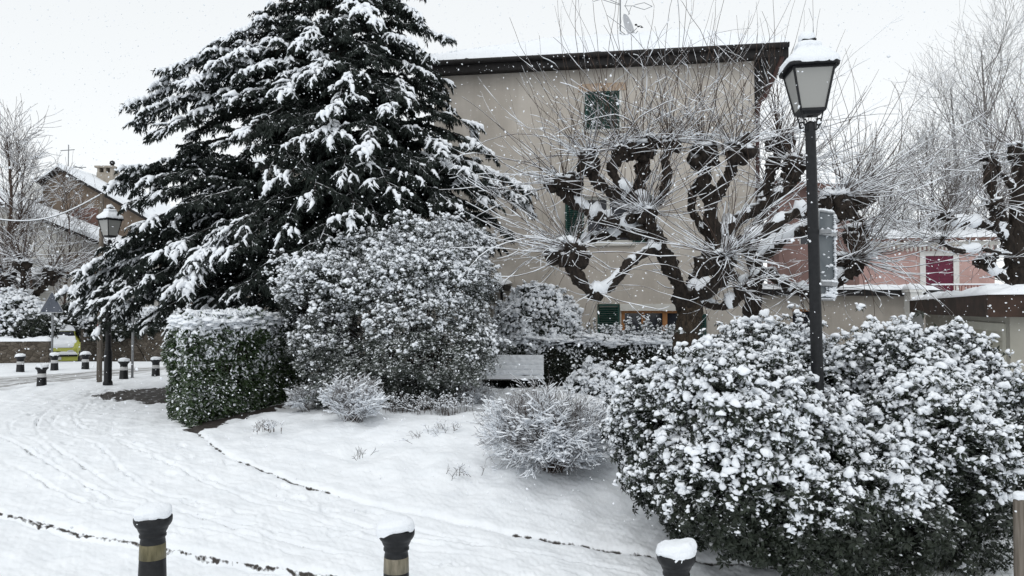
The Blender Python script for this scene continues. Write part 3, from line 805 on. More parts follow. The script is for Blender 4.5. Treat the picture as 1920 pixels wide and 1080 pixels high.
build('brick_patch', [box(*(L3(at(140, 0, gx))[0], L3(at(190, 0, gx))[0]), -.02, -.003, L3(at(150, 440, gx))[2], L3(at(150, 390, gx))[2])], M_RED, gab, smooth=False)
# satellite dish on its gable
Vd, Fd = lathe([(max(.001, .45 * k / 6), .12 * (k / 6) ** 2) for k in range(7)], 20); Vd = tilt(Vd, 'x', math.radians(75)); Vd = rotz(Vd, math.radians(20))
dsh = L3(at(73, 362, gx)); build('dish', [(Vd + [dsh[0], -.5, dsh[2]], Fd)], M_WHITE, gab)
an = L3(at(106, 320, gx))
rods('aerial', [[[an[0], 1, an[2] - .2], [an[0], 1, an[2] + 1.5]], [[an[0] - .7, 1, an[2] + .35], [an[0] + .9, 1, an[2] + .35]], [[an[0] - .4, 1, an[2] + 1.2], [an[0] + .3, 1, an[2] + 1.25]], [[an[0] - .4, .6, an[2] + .35], [an[0] - .4, 1.4, an[2] + .35]], [[an[0] + .5, .6, an[2] + .35], [an[0] + .5, 1.4, an[2] + .35]]], .022, M_GREYMETAL, gab)

# --- pale lean-to house in front of it
e0 = at(-120, 330, 34); e1 = at(230, 470, 34)
lean = thing('lean_to_house', (0, 34, 0), 'pale rendered house with long sloping snowy roof in front of the gabled house', 'house')
Vv = np.array([[e0[0] - 4, 0, -1.5], [e1[0], 0, -1.5], [e1[0], 0, e1[2] - .1], [e0[0], 0, e0[2] - .1], [e0[0] - 4, 0, e0[2] - .1]])
build('wall', [(np.concatenate([Vv, Vv + [0, 3.5, 0]]), [np.array([[0, 1, 2, 3, 4]]), np.array([[1, 6, 7, 2]])])], M_STUCCO_PALE, lean, smooth=False)
w0 = L3(at(128, 505, 34))[0] + ga[0]; w1 = L3(at(165, 505, 34))[0] + ga[0]
a_, b_ = e0 - [0, 34, 0], e1 - [0, 34, 0]
build('roof', [slab(a_, b_, -.4, 3.6, -.1, .05)], M_FASCIA, lean, smooth=False)
build('roof_snow', [slab(a_, b_, -.42, 3.6, .054, .24)], M_SNOW, lean, smooth=False)
sh = [at(100, 470, 34)[0], at(190, 470, 34)[0], at(140, 500, 34)[2], at(140, 465, 34)[2]]
build('dark_boarding', [box(at(118, 470, 34)[0], e1[0] - .3, -.03, -.004, at(140, 515, 34)[2], at(140, 478, 34)[2])], M_BROWNWALL, lean, smooth=False)
snow_sheet([[at(-60, 505, 34)[0], -1.6, at(0, 530, 34)[2]], [at(88, 505, 34)[0], -1.6, at(0, 530, 34)[2]], [at(88, 505, 34)[0], -.01, at(0, 505, 34)[2]], [at(-60, 505, 34)[0], -.01, at(0, 505, 34)[2]]], .15, 'canopy_snow', lean, (20, 10), 5)
build('canopy', [box(at(-60, 505, 34)[0], at(88, 505, 34)[0], -1.6, -.003, at(0, 534, 34)[2] - .12, at(0, 534, 34)[2])], M_FASCIA, lean, smooth=False)

# --- rubble stone walls
M_STONE, t, b = new_mat('rubble_stone')
c = nd(t, 'ShaderNodeTexCoord'); mp = nd(t, 'ShaderNodeMapping'); mp.inputs['Scale'].default_value = (5.5, 5.5, 8.5); t.links.new(c.outputs['Object'], mp.inputs[0])
vo = nd(t, 'ShaderNodeTexVoronoi'); vo.feature = 'DISTANCE_TO_EDGE'; vc = nd(t, 'ShaderNodeTexVoronoi')
for v_ in (vo, vc): t.links.new(mp.outputs[0], v_.inputs['Vector']); v_.inputs['Scale'].default_value = 1
r1_ = ramp(t, vo.outputs['Distance'], [(.0, (.35, .33, .31)), (.08, (1, 1, 1))])
sc_ = nd(t, 'ShaderNodeSeparateColor'); t.links.new(vc.outputs['Color'], sc_.inputs[0])
r2_ = ramp(t, sc_.outputs[0], [(0, (.06, .048, .036)), (.5, (.095, .08, .062)), (1, (.14, .12, .10))])
mx = nd(t, 'ShaderNodeMix', data_type='RGBA', blend_type='MULTIPLY'); mx.inputs[0].default_value = 1; t.links.new(r1_.outputs[0], mx.inputs[6]); t.links.new(r2_.outputs[0], mx.inputs[7])
t.links.new(mx.outputs[2], b.inputs['Base Color']); b.inputs['Roughness'].default_value = .95
bump(t, b, vo.outputs['Distance'], .8, .08)
def stone_wall(A, B, z0, z1, label, th=.4, sn=.10, seed=0):
    w_, L = oriented('stone_wall', A, B, label, 'wall')
    build('masonry', [box(0, L, 0, th, z0, z1)], M_STONE, w_, smooth=False)
    snow_sheet([[-.03, -.03, z1 + .003], [L + .03, -.03, z1 + .003], [L + .03, th + .03, z1 + .003], [-.03, th + .03, z1 + .003]], sn, 'snow_cover', w_, (int(L * 10), 8), seed, .5, .1)
    return w_
stone_wall(at(-420, 580, 24)[:2], at(92, 580, 25.5)[:2], -1, float(at(50, 641, 25)[2]), 'rubble stone wall at the left edge, under a snowy bush and beside the car')
stone_wall(at(152, 580, 29.5)[:2], at(420, 580, 27)[:2], -1.2, float(at(250, 615, 28)[2]), 'rubble stone wall behind the two dark posts, topped by a snowy hedge', seed=4)

# ------------------------------------------------------------ trees
def limb_mesh(paths, k=26, sides=12, amp=.16, seed=0, nsc=3.0):
    """paths: list of (points, r0, r1)"""
    P = np.array([spline(p, k) for p, a, b in paths]); R = np.array([np.linspace(a, b, k) for p, a, b in paths])
    R = R * (1 + amp * .6 * fnoise(P, 1.6, seed, 2))
    V, F = tubes(P, R, sides, True)
    rad = np.concatenate([np.repeat(R.reshape(-1), sides), R[:, 0], R[:, -1]])
    ctr = np.concatenate([np.repeat(P.reshape(-1, 3), sides, 0), P[:, 0], P[:, -1]])
    rr_ = V - ctr
    V = V + rr_ * (amp * fnoise(V, nsc, seed + 1, 3) + .35 * amp * fnoise(V, 13.0, seed + 2, 2))[:, None]
    an = np.concatenate([np.tile(np.arange(sides) * 2 * math.pi / sides, P.shape[0] * P.shape[1]), np.zeros(2 * len(P))])
    V = V + rr_ * (.07 * fnoise(np.stack([np.cos(an) * 1.2, np.sin(an) * 1.2, ctr[:, 2] * .5 + ctr[:, 0] * .5], -1), 1.0, seed + 3, 3))[:, None]
    return P, R, (V, F)

def whips(c, n, L, r, up=.75, out=None, spread=1.0, k=12, sag=0.0):
    d = unit(r.normal(size=(n, 3)) * np.array([spread, spread * .8, .7]) + np.array([0, 0, up * .55]) + (0 if out is None else out))
    ln = r.uniform(L[0], L[1], n) * (1 + .35 * np.maximum(d[:, 2], 0)); P = np.zeros((n, k, 3)); P[:, 0] = c + d * .08 * r.uniform(.3, 1.4, (n, 1))
    turn = r.uniform(-.7, 1.5, n); side = r.normal(size=(n, 3)) * .62
    for j in range(1, k):
        P[:, j] = P[:, j - 1] + d * (ln / (k - 1))[:, None]
        d = unit(d + (np.array([0, 0, 1.0]) * turn[:, None] * up + side) / (k - 1) + r.normal(size=(n, 3)) * .085)
    R = np.linspace(1, .38, k)[None] * r.uniform(.0042, .0088, n)[:, None]
    return P, R

def pollard(name, label, limbs, knobs, seed, trunk_mat, group, whip_n=46, wl=(.8, 2.5), twig_scale=1.0):
    """limbs: (px path with depth offsets, r0, r1); knobs: (px, py, D, size, outward, number of whips)"""
    r = rs(seed)
    t0 = limbs[0][0][0]; base = at(*t0); root = thing(name, (base[0], base[1], gz(base[0], base[1])), label, 'tree', group)
    O = np.array(root.location)
    paths = [([at(*q) - O for q in p], a, b) for p, a, b in limbs]
    P, R, m0 = limb_mesh(paths[:1], 60, 40, .10, seed, 4.0)
    tr = build('trunk', [m0], trunk_mat, root)
    P2, R2, m1 = limb_mesh([(a_, b_ * .84, c_ * .86) for a_, b_, c_ in paths[1:]], 46, 18, .30, seed + 5, 4.0)
    kl = []; ks = []
    for (px, py, D, s, o, n) in knobs:
        c = at(px, py, D) - O
        q = max(5, int(9 * s / .12))
        s = s * .88; pts = c + r.normal(size=(q, 3)) * s * [.6, .5, .6]
        sz = r.uniform(.5, 1.0, q) * s
        kl += scatter_var([lump(ICO2, 50 + i, .35, 1.0) for i in range(3)], pts, rotmats(r.normal(size=(q, 3)), r.uniform(0, 6, q)), sz, r)
        up = pts[:, 2] > np.median(pts[:, 2]) - .02
        ks += scatter_var(LUMPS, pts[up] + np.stack([0 * sz[up], 0 * sz[up], sz[up] * .62], -1), rotmats(np.tile([0, 0, 1.0], (up.sum(), 1)), r.uniform(0, 6, up.sum())), np.stack([sz[up] * .82, sz[up] * .82, sz[up] * .6], -1), r)
    build('limbs', [m1] + kl, M_BARK, tr)
    # snow lying along limbs
    Q, S = snow_on(P2, R2, 1.0, .024, 1.0, seed + 7, .56)
    sv, sf = tubes(Q, S, 10, True); sv = sv + (.022 * fnoise(sv, 4.0, seed, 3))[:, None] * np.array([.4, .4, 1])
    build('limb_snow', [(sv, sf)] + ks, M_SNOW, tr)
    WP, WR = [], []
    for (px, py, D, s, o, n) in knobs:
        c = at(px, py, D) - O + np.array([0, 0, s * .5])
        p_, r_ = whips(c, int((n or whip_n) * .95), wl, r, up=.72, spread=1.15, out=np.array(o) if o is not None else None); WP.append(p_); WR.append(r_ * twig_scale)
        p_, r_ = whips(c, int((n or whip_n) * .7), (.35, .9), r, up=.2, out=np.array(o) if o is not None else None, spread=1.3); WP.append(p_); WR.append(r_ * .8 * twig_scale)
    WP = np.concatenate(WP); WR = np.concatenate(WR)
    ep, er = grow(P2, R2, 14, (.12, .55), (45, 100), .5, 7, seed + 40, .1, .98, .10, .12, .5, .1)
    SQ, SS_ = ep, np.clip(er, .003, .006)
    SP, SR = grow(WP, WR, 2, (.25, .7), (20, 45), .35, 6, seed + 9, .35, .95, .7, .06)
    keep = r.rand(len(SP)) < .55; SP, SR = SP[keep], SR[keep]
    cr = build('crown', [tubes(WP, WR, 5), tubes(SP, SR, 4), tubes(SQ, SS_, 4)], M_TWIG, root)
    a_ = snow_on(WP, WR, .95, .0035, .96, seed + 3, .8); b_ = snow_on(SP, SR, .95, .003, .9, seed + 4, .8)
    build('twig_snow', [tubes(*a_, 4), tubes(*b_, 4), tubes(*snow_on(SQ, SS_, .95, .004, .9, seed + 5, .8), 4)], M_SNOW_FINE, cr)
    return root

D1 = 14.0
limbs1 = [
    ([(1288, 672, D1), (1288, 630, D1), (1296, 585, D1), (1300, 555, D1), (1304, 528, D1)], .225, .18),
    ([(1290, 572, D1), (1270, 525, D1 - .1), (1247, 480, D1 - .2), (1226, 442, D1 - .3), (1212, 415, D1 - .4)], .20, .15),
    ([(1235, 462, D1 - .25), (1200, 478, D1 - .5), (1165, 510, D1 - .7), (1135, 542, D1 - .8), (1108, 548, D1 - .8), (1082, 518, D1 - .8), (1072, 484, D1 - .8)], .09, .15),
    ([(1222, 428, D1 - .3), (1180, 425, D1 - .2), (1140, 412, D1 - .1), (1100, 395, D1), (1072, 372, D1), (1060, 352, D1)], .10, .13),
    ([(1230, 440, D1 - .3), (1180, 440, D1 + .1), (1130, 442, D1 + .4), (1090, 455, D1 + .5), (1075, 465, D1 + .5)], .09, .07),
    ([(1225, 440, D1 - .2), (1212, 395, D1), (1200, 360, D1 + .1), (1206, 320, D1 + .1), (1208, 288, D1 + .1)], .14, .12),
    ([(1208, 378, D1), (1170, 368, D1 - .1), (1135, 352, D1 - .2), (1112, 330, D1 - .2), (1103, 312, D1 - .2)], .11, .14),
    ([(1190, 372, D1 - .1), (1160, 345, D1 - .3), (1150, 315, D1 - .35), (1165, 290, D1 - .35)], .09, .11),
    ([(1216, 392, D1), (1240, 368, D1 - .1), (1250, 335, D1 - .1), (1246, 300, D1 - .1), (1256, 272, D1 - .1)], .09, .09),
    ([(1300, 552, D1), (1318, 500, D1 + .1), (1335, 455, D1 + .2), (1333, 415, D1 + .2), (1330, 375, D1 + .2), (1320, 340, D1 + .2), (1318, 300, D1 + .2)], .19, .13),
    ([(1335, 385, D1 + .2), (1355, 350, D1 + .1), (1372, 318, D1), (1376, 298, D1)], .11, .13),
    ([(1332, 450, D1 + .2), (1300, 400, D1 + .5), (1300, 360, D1 + .5), (1318, 330, D1 + .3)], .08, .08),
    ([(1330, 470, D1 + .2), (1360, 430, D1 + .4), (1400, 402, D1 + .6), (1440, 380, D1 + .6), (1475, 350, D1 + .6), (1492, 325, D1 + .6)], .13, .14),
    ([(1420, 392, D1 + .6), (1435, 350, D1 + .8), (1448, 310, D1 + .9), (1462, 280, D1 + .9)], .09, .12),
    ([(1304, 545, D1 - .1), (1330, 545, D1 - .6), (1352, 520, D1 - 1.0), (1358, 498, D1 - 1.1)], .13, .11),
    ([(1335, 480, D1 + .2), (1385, 455, D1 + .2), (1440, 430, D1 + .2), (1490, 400, D1 + .2), (1540, 392, D1 + .1), (1575, 385, D1)], .12, .13),
    ([(1308, 560, D1), (1350, 575, D1 - .3), (1380, 560, D1 - .4), (1392, 548, D1 - .4)], .10, .09),
]
K = lambda px, py, s, dx=0, dz=0, dd=0.0, n=None, dy=-.2: (px, py, D1 + dd, s, (dx, dy, dz), n)
knobs1 = [K(1072, 478, .20, -.9, .1, -.8, 52), K(1060, 352, .19, -.8, .3, 0, 44), K(1104, 306, .20, -.6, .5, -.2, 44), K(1166, 288, .16, -.3, .6, -.35, 32), K(1207, 282, .20, .0, .6, .1, 48),
          K(1256, 270, .14, .2, .5, -.1, 30), K(1213, 408, .19, -.1, .3, -.45, 44, -.7), K(1318, 285, .20, .0, .9, .2, 52), K(1376, 288, .19, .3, .5, 0, 44), K(1494, 318, .20, .6, .4, .6, 48),
          K(1464, 270, .18, .3, .8, .9, 44), K(1358, 490, .15, .1, .2, -1.15, 56, -.9), K(1578, 378, .22, .7, .3, 0, 48), K(1120, 552, .10, -.2, -.5, -.8, 10), K(1392, 545, .10, .4, -.3, -.4, 18), K(1075, 462, .12, -.7, .2, .5, 18)]
pollard('pollarded_tree', 'snowy pollarded tree with thick furrowed trunk in front of the ground floor window', limbs1, knobs1, 11, M_BARK_TR, 'pollarded trees by the beige house')
D2 = 16.6
limbs2 = [
    ([(1412, 640, D2), (1408, 600, D2), (1412, 560, D2), (1416, 520, D2)], .20, .15),
    ([(1414, 530, D2), (1440, 510, D2 - .3), (1480, 540, D2 - .6), (1520, 548, D2 - .8), (1555, 535, D2 - 1), (1585, 515, D2 - 1.2), (1596, 500, D2 - 1.2)], .11, .13),
    ([(1416, 525, D2), (1430, 480, D2 + .2), (1480, 440, D2 + .3), (1540, 420, D2 + .3), (1590, 395, D2 + .3), (1608, 372, D2 + .3)], .13, .18),
    ([(1416, 520, D2), (1405, 470, D2 + .4), (1425, 410, D2 + .7), (1440, 370, D2 + .7)], .12, .14),
    ([(1600, 400, D2 + .3), (1612, 430, D2 + .2), (1606, 455, D2)], .16, .12),
    ([(1415, 540, D2), (1380, 520, D2 + .5), (1350, 500, D2 + .7)], .08, .10),
]
knobs2 = [(1598, 492, D2 - 1.2, .18, (.9, -.5, -.15), 66), (1610, 365, D2 + .3, .26, (.6, -.2, .4), 60), (1606, 440, D2, .22, (.8, -.2, -.1), 46), (1440, 362, D2 + .7, .18, (0, 0, .5), 34), (1350, 495, D2 + .7, .12, (-.3, 0, .3), 20), (1500, 548, D2 - .8, .09, (.2, -.2, -.4), 12)]
pollard('pollarded_tree', 'darker pollarded tree behind the lamp post, its snowy twigs reaching toward the pink house', limbs2, knobs2, 23, M_BARK, 'pollarded trees by the beige house', wl=(1.0, 2.5), twig_scale=1.1)
# pollard at the right edge, its limbs cut by the frame
D3 = 15.5
limbs3 = [
    ([(1915, 660, D3), (1908, 560, D3), (1908, 440, D3), (1915, 300, D3)], .24, .14),
    ([(1908, 500, D3), (1885, 440, D3), (1868, 385, D3 - .1), (1856, 340, D3 - .1), (1858, 308, D3 - .1)], .17, .11),
    ([(1880, 430, D3), (1830, 420, D3 - .3), (1795, 418, D3 - .4), (1780, 410, D3 - .4)], .09, .08),
    ([(1885, 450, D3), (1868, 425, D3 - .4), (1862, 395, D3 - .5)], .06, .06),
    ([(1900, 480, D3), (1840, 468, D3 - .4), (1800, 470, D3 - .6), (1770, 458, D3 - .7)], .06, .04),
    ([(1910, 360, D3), (1880, 330, D3), (1862, 300, D3 + .2)], .07, .06),
    ([(1910, 560, D3), (1880, 520, D3 - .2), (1845, 500, D3 - .3), (1852, 485, D3 - .3)], .07, .07),
]
knobs3 = [(1858, 300, D3 - .1, .13, (-.4, 0, .3), 26), (1778, 405, D3 - .4, .11, (-1.0, 0, .2), 26), (1862, 385, D3 - .5, .10, (-.4, -.3, .2), 16), (1768, 455, D3 - .7, .09, (-1, 0, 0), 20), (1915, 290, D3, .18, (-.1, 0, .5), 30), (1850, 488, D3 - .3, .12, (-.4, 0, 0), 16)]
pollard('pollarded_tree', 'dark forked pollarded tree at the right edge beside the pink house', limbs3, knobs3, 37, M_BARK, 'pollarded trees by the beige house', wl=(.7, 1.8))

def bare_tree(px, pyb, pyt, D, label, seed, name='bare_tree', spread=.5, r0=.16, mat=None, group='bare trees beyond the houses', dens=1.0, snow=True, lean=0.0, levels=(16, 7, 5)):
    r = rs(seed); b = at(px, pyb, D); tp = at(px + lean, pyt, D)
    b[2] = float(gz(b[0], b[1])) - .1
    H = tp[2] - b[2]; root = thing(name, tuple(b), label, 'tree', group)
    pts = [[0, 0, 0], [.02 * H * r.normal(), .02 * H * r.normal(), H * .35], [.02 * H * r.normal() + (tp[0] - b[0]) * .7, 0, H * .7], [tp[0] - b[0], 0, H]]
    P = spline(pts, 24)[None]; R = (np.linspace(1, .12, 24) * r0)[None]
    mat = mat or M_TWIG_GREY
    tr = build('trunk', [tubes(P, R, 9, True)], mat, root)
    P1, R1 = grow(P, R, int(levels[0] * dens), (H * spread * .75, H * spread), (28, 55), .9, 12, seed + 1, .28, .95, .5, .07, .25, .55)
    P2, R2 = grow(P1, R1, levels[1], (H * spread * .28, H * spread * .5), (25, 50), .55, 8, seed + 2, .15, .98, .6, .09, .3, .4)
    P3, R3 = grow(P2, R2, levels[2], (H * .05, H * .11), (25, 55), .35, 5, seed + 3, .1, 1, .65, .10, .5, .2)
    R2 = np.maximum(R2, .006); R3 = np.maximum(R3, .0055)
    cr = build('crown', [tubes(P1, R1, 6), tubes(P2, R2, 4), tubes(P3, R3, 3)], mat, root)
    if snow:
        sp = [tubes(*snow_on(p, q, .8, .004, 1, seed + 6 + i, .8), 4) for i, (p, q) in enumerate(((P1, R1), (P2, R2), (P3, R3)))]
        build('twig_snow', sp, M_SNOW_FINE, cr)
    return root
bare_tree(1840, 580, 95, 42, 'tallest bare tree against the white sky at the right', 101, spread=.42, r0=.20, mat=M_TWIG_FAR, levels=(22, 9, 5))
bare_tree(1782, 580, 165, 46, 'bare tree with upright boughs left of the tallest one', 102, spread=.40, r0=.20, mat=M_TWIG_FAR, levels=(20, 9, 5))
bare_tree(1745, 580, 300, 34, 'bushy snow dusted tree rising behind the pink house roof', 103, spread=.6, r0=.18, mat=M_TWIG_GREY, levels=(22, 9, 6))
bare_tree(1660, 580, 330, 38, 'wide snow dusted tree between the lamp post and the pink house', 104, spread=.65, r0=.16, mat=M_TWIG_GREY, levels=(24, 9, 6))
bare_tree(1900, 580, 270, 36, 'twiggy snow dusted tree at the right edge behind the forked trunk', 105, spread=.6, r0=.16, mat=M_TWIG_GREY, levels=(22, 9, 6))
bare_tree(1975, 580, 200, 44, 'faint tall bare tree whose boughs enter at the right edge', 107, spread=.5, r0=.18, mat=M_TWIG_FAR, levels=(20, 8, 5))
bare_tree(12, 580, 250, 29, 'slim bare tree with upright twigs at the far left edge', 108, spread=.30, r0=.13, mat=M_TWIG, group='bare trees at the left', levels=(24, 7, 4))
bare_tree(48, 580, 290, 31, 'slim bare tree in front of the left slope of the gabled roof', 109, spread=.30, r0=.10, mat=M_TWIG, group='bare trees at the left', levels=(22, 7, 4))
bare_tree(122, 580, 350, 33.2, 'thin bare tree before the gable wall', 110, spread=.34, r0=.07, mat=M_TWIG, group='bare trees at the left', levels=(20, 7, 4))
limbs4 = [([(40, 650, 27), (38, 600, 27), (45, 555, 27)], .20, .17), ([(42, 570, 27), (20, 540, 27), (-10, 520, 27)], .13, .12), ([(45, 560, 27), (75, 545, 27), (95, 520, 27)], .12, .12), ([(42, 560, 27), (45, 520, 26.5), (40, 500, 26.5)], .12, .12)]
knobs4 = [(-10, 512, 27, .25, (-.3, 0, .3), 40), (97, 515, 27, .22, (.6, 0, .3), 50), (40, 495, 26.5, .22, (0, 0, .4), 40), (10, 530, 27, .22, (.1, -.3, .1), 30)]
pollard('pollarded_tree', 'pollarded tree with arching snowy twigs before the pale house at the left', limbs4, knobs4, 41, M_BARK, 'pollarded trees by the beige house', wl=(1.2, 3.0), twig_scale=1.6)

# --- cedar
def cedar():
    r = rs(7)
    bx, by = -3.75, 17.0
    root = thing('cedar_tree', (bx, by, float(gz(bx, by))), 'huge dark cedar loaded with snow on drooping layered boughs', 'tree')
    O = np.array(root.location); H = 11.6
    tp = spline([[0, 0, 0], [.05, 0, 3], [-.05, 0, 7], [0, 0, H]], 40)
    tr = build('trunk', [tubes(tp[None], (np.linspace(.36, .04, 40))[None], 14, True)], M_BARK_TR, root)
    br = []    # (start z, tip, arch)
    def tip(px, py, D, arch=.10, drop=.0, z0=None):
        t = at(px, py, D) - O
        if z0 is None: z0 = t[2] + .0 * math.hypot(t[0], t[1]) + drop
        br.append((np.array([0, 0, min(max(z0, .7), H - .2)]), t, arch))
    for a in [(490, 12, 16.5), (505, 62, 16), (430, 46, 16), (378, 72, 16), (312, 112, 15.8), (258, 160, 16), (252, 188, 15.5), (300, 212, 15), (330, 262, 15.3), (345, 130, 15), (400, 95, 15.2), (420, 240, 14.6),
              (380, 165, 15.5), (440, 160, 14.8), (470, 110, 15.0), (520, 205, 14.2), (365, 225, 16.5)]: tip(*a, arch=.13)
    for a in [(240, 284, 15.5), (225, 305, 15.8), (230, 345, 15.2), (275, 300, 15.0), (300, 330, 14.8), (262, 385, 14.8), (345, 350, 14.4), (380, 345, 15.4)]: tip(*a, arch=.16, z0=3.3)
    for a in [ (170, 468, 15.5), (148, 500, 15.6), (165, 532, 15.2), (205, 556, 15.0), (262, 570, 14.6), (325, 568, 14.2), (210, 430, 15.0), (300, 440, 14.2),
              (250, 500, 14.4), (180, 505, 14.8), (300, 520, 13.9), (350, 560, 13.8), (210, 525, 14.4), (155, 515, 16.5), (240, 545, 16), (300, 555, 16.8)]: tip(*a, arch=.16)
    for a in [(505, 465, 13.6), (420, 440, 13.2), (360, 455, 13.6), (530, 520, 13.8), (470, 560, 13.9), (400, 590, 14.0), (520, 560, 14.5), (330, 500, 13.5), (450, 510, 13.4), (560, 480, 13.4), (600, 430, 13.3)]: tip(*a, arch=.18)
    for a in [(830, 55, 16.5), (800, 90, 16), (790, 20, 16.5), (812, 192, 16), (882, 212, 16.5), (915, 255, 16.3), (918, 290, 16), (890, 312, 15.6), (990, 322, 16.3), (975, 355, 15.8), (955, 405, 15.8), (905, 400, 15.0), (860, 350, 14.5), (785, 110, 15.6),
              (840, 250, 15), (800, 290, 14.4), (860, 440, 15), (930, 345, 15.5), (770, 60, 15.5), (760, 150, 14.8), (830, 160, 16.5), (870, 300, 14.8), (940, 430, 16.5), (890, 370, 15.4)]: tip(*a, arch=.13)
    # boughs that come towards the viewer
    for a in [(640, 175, 13.9), (600, 120, 14.4), (560, 240, 13.7), (690, 90, 14.6), (735, 170, 14.2), (700, 240, 13.7), (640, 300, 13.4), (580, 340, 13.3), (660, 380, 13.2), (740, 330, 13.5), (780, 390, 13.8), (720, 420, 13.4), (520, 400, 13.4),
              (490, 300, 13.8), (450, 400, 13.6), (560, 60, 14.8), (640, 40, 14.8), (700, 20, 15), (600, 500, 13.4), (680, 470, 13.5), (760, 460, 13.8), (820, 480, 14.2), (530, 150, 14.3), (470, 220, 14.4), (620, 230, 13.6), (660, 130, 14.2), (545, 300, 13.7)]: tip(*a, arch=.20, drop=.25)
    for a in [(420, 620, 15.5), (520, 610, 15.8), (620, 600, 16), (360, 600, 15.5), (700, 560, 16), (800, 540, 16)]: tip(*a, arch=.15)
    # the rest of the tree, all round
    for i in range(120):
        z = r.uniform(1.4, 11.2); a = r.uniform(0, 2 * math.pi); L = (3.9 * (1 - z / 12.8) ** .75 + .3) * r.uniform(.55, 1.0)
        if math.sin(a) < -.3: L *= .75
        if math.cos(a) < -.35 and 3.0 < z < 5.3: continue
        t = np.array([math.cos(a) * L, math.sin(a) * L * .8, z - .02 * L])
        if t[1] < -1 and abs(t[0]) < 5 and z < 1.8: continue
        br.append((np.array([0, 0, min(z, H - .2)]), t, .14))
    k = 18; n = len(br)
    P = np.zeros((n, k, 3)); R = np.zeros((n, k))
    for i, (a, b, arch) in enumerate(br):
        L = np.linalg.norm(b - a); s = np.linspace(0, 1, k)[:, None]
        P[i] = a + (b - a) * s + np.array([0, 0, 1.0]) * (arch * L * np.sin(np.pi * s) ** .9 * (1 - .25 * s)) + np.array([0, 0, -.10 * L]) * s ** 3
        P[i] += fnoise(P[i] + i, .35, 3, 2)[:, None] * .08 * s * [1, 1, .5]
        R[i] = np.linspace(.045 + .006 * L, .008, k)
    boughs = build('boughs', [tubes(P, R, 6)], M_BARK, tr)
    # secondary boughs in a flat plate, then short hanging shoots on both
    def flat_side(P):
        T = unit(np.gradient(P, axis=1)); return T, unit(np.cross(T, np.array([0, 0, 1.0])))
    T, side = flat_side(P); L = np.linalg.norm(P[:, -1] - P[:, 0], axis=1)
    k3 = 12; B2 = []
    for i in range(n):
        m = max(4, int(L[i] * 2.6)); ts = np.linspace(.25, .93, m) + r.uniform(-.03, .03, m)
        for j, t in enumerate(ts):
            f = t * (k - 1); a = min(int(f), k - 2); q = f - a; p0 = P[i, a] * (1 - q) + P[i, a + 1] * q
            ang = math.radians(r.uniform(24, 50)); sd = side[i, a] * (1 if (j + i) % 2 else -1)
            d = unit(T[i, a] * math.cos(ang) + sd * math.sin(ang) + [0, 0, r.uniform(.0, .22)])
            ln = L[i] * (1 - t * .72) * r.uniform(.28, .5); c = np.zeros((k3, 3)); c[0] = p0; dr = r.uniform(.25, .6)
            for u in range(1, k3): c[u] = c[u - 1] + d * ln / (k3 - 1); d = unit(d + [0, 0, -dr / (k3 - 1)] + r.normal(size=3) * .04)
            B2.append(c)
    B2 = np.array(B2); build('boughs', [tubes(B2, np.linspace(.018, .005, k3)[None].repeat(len(B2), 0), 4)], M_BARK, tr)
    SP, SW, SL = [], [], []
    k2 = 7
    def shoots(P, t0, step, lo, hi):
        T, side = flat_side(P); L = np.linalg.norm(P[:, -1] - P[:, 0], axis=1); n, k, _ = P.shape
        cnt = np.maximum(4, (L * (1 - t0) / step).astype(int)); idx = np.repeat(np.arange(n), cnt)
        t = np.concatenate([np.linspace(t0, 1, c) for c in cnt]); sg = np.concatenate([np.where(np.arange(c) % 2, 1, -1) for c in cnt])[:, None]
        f = np.minimum(t * (k - 1), k - 1.001); a = f.astype(int); q = (f - a)[:, None]
        p0 = P[idx, a] * (1 - q) + P[idx, a + 1] * q; N = len(idx)
        ang = np.radians(r.uniform(22, 62, N) * np.where(t > .95, .3, 1))[:, None]
        d = unit(T[idx, a] * np.cos(ang) + side[idx, a] * sg * np.sin(ang) + np.stack([0 * t, 0 * t, r.uniform(-.15, .25, N)], -1))
        ln = r.uniform(lo, hi, N) * (1.15 - .5 * t); dr = r.uniform(.3, 1.5, N)
        c = np.zeros((N, k2, 3)); c[:, 0] = p0
        for u in range(1, k2):
            c[:, u] = c[:, u - 1] + d * (ln / (k2 - 1))[:, None]; d = unit(d + np.stack([0 * dr, 0 * dr, -dr / (k2 - 1)], -1) + r.normal(size=(N, 3)) * .06)
        SP.append(c); SW.append(t); SL.append(ln)
    shoots(P, .22, .070, .18, .48); shoots(B2, .12, .062, .14, .36)
    SP = np.concatenate(SP); SL = np.concatenate(SL); SW = np.concatenate(SW); ns = len(SP)
    ST = unit(np.gradient(SP, axis=1)); SS = unit(np.cross(ST, np.array([0, 0, 1.0])))
    # needle tufts: blades both sides of each shoot, drooping
    m = 7; blades = []
    idx = np.repeat(np.arange(ns), m); t = np.tile(np.linspace(.05, 1.0, m), ns) + r.uniform(-.03, .03, ns * m); t = np.clip(t, 0, .999)
    f = t * (k2 - 1); a = f.astype(int); q = (f - a)[:, None]
    base = SP[idx, a] * (1 - q) + SP[idx, np.minimum(a + 1, k2 - 1)] * q
    for rep, (sg, dz) in enumerate(((1, -.35), (-1, -.35), (1, -1.0), (-1, .12))):
        N = len(idx)
        d = unit(ST[idx, a] * r.uniform(.5, 1.1, (N, 1)) + SS[idx, a] * sg * r.uniform(.45, .95, (N, 1)) + np.array([0, 0, 1.0]) * (dz + r.normal(size=(N, 1)) * .18))
        ln = (.055 + .085 * r.rand(N)) * (1.15 - .35 * t)
        wv = unit(np.cross(d, r.normal(size=(N, 3)))) * (.010 + .008 * r.rand(N))[:, None]
        e = base + d * ln[:, None] + np.array([0, 0, -.25]) * (ln ** 1)[:, None]
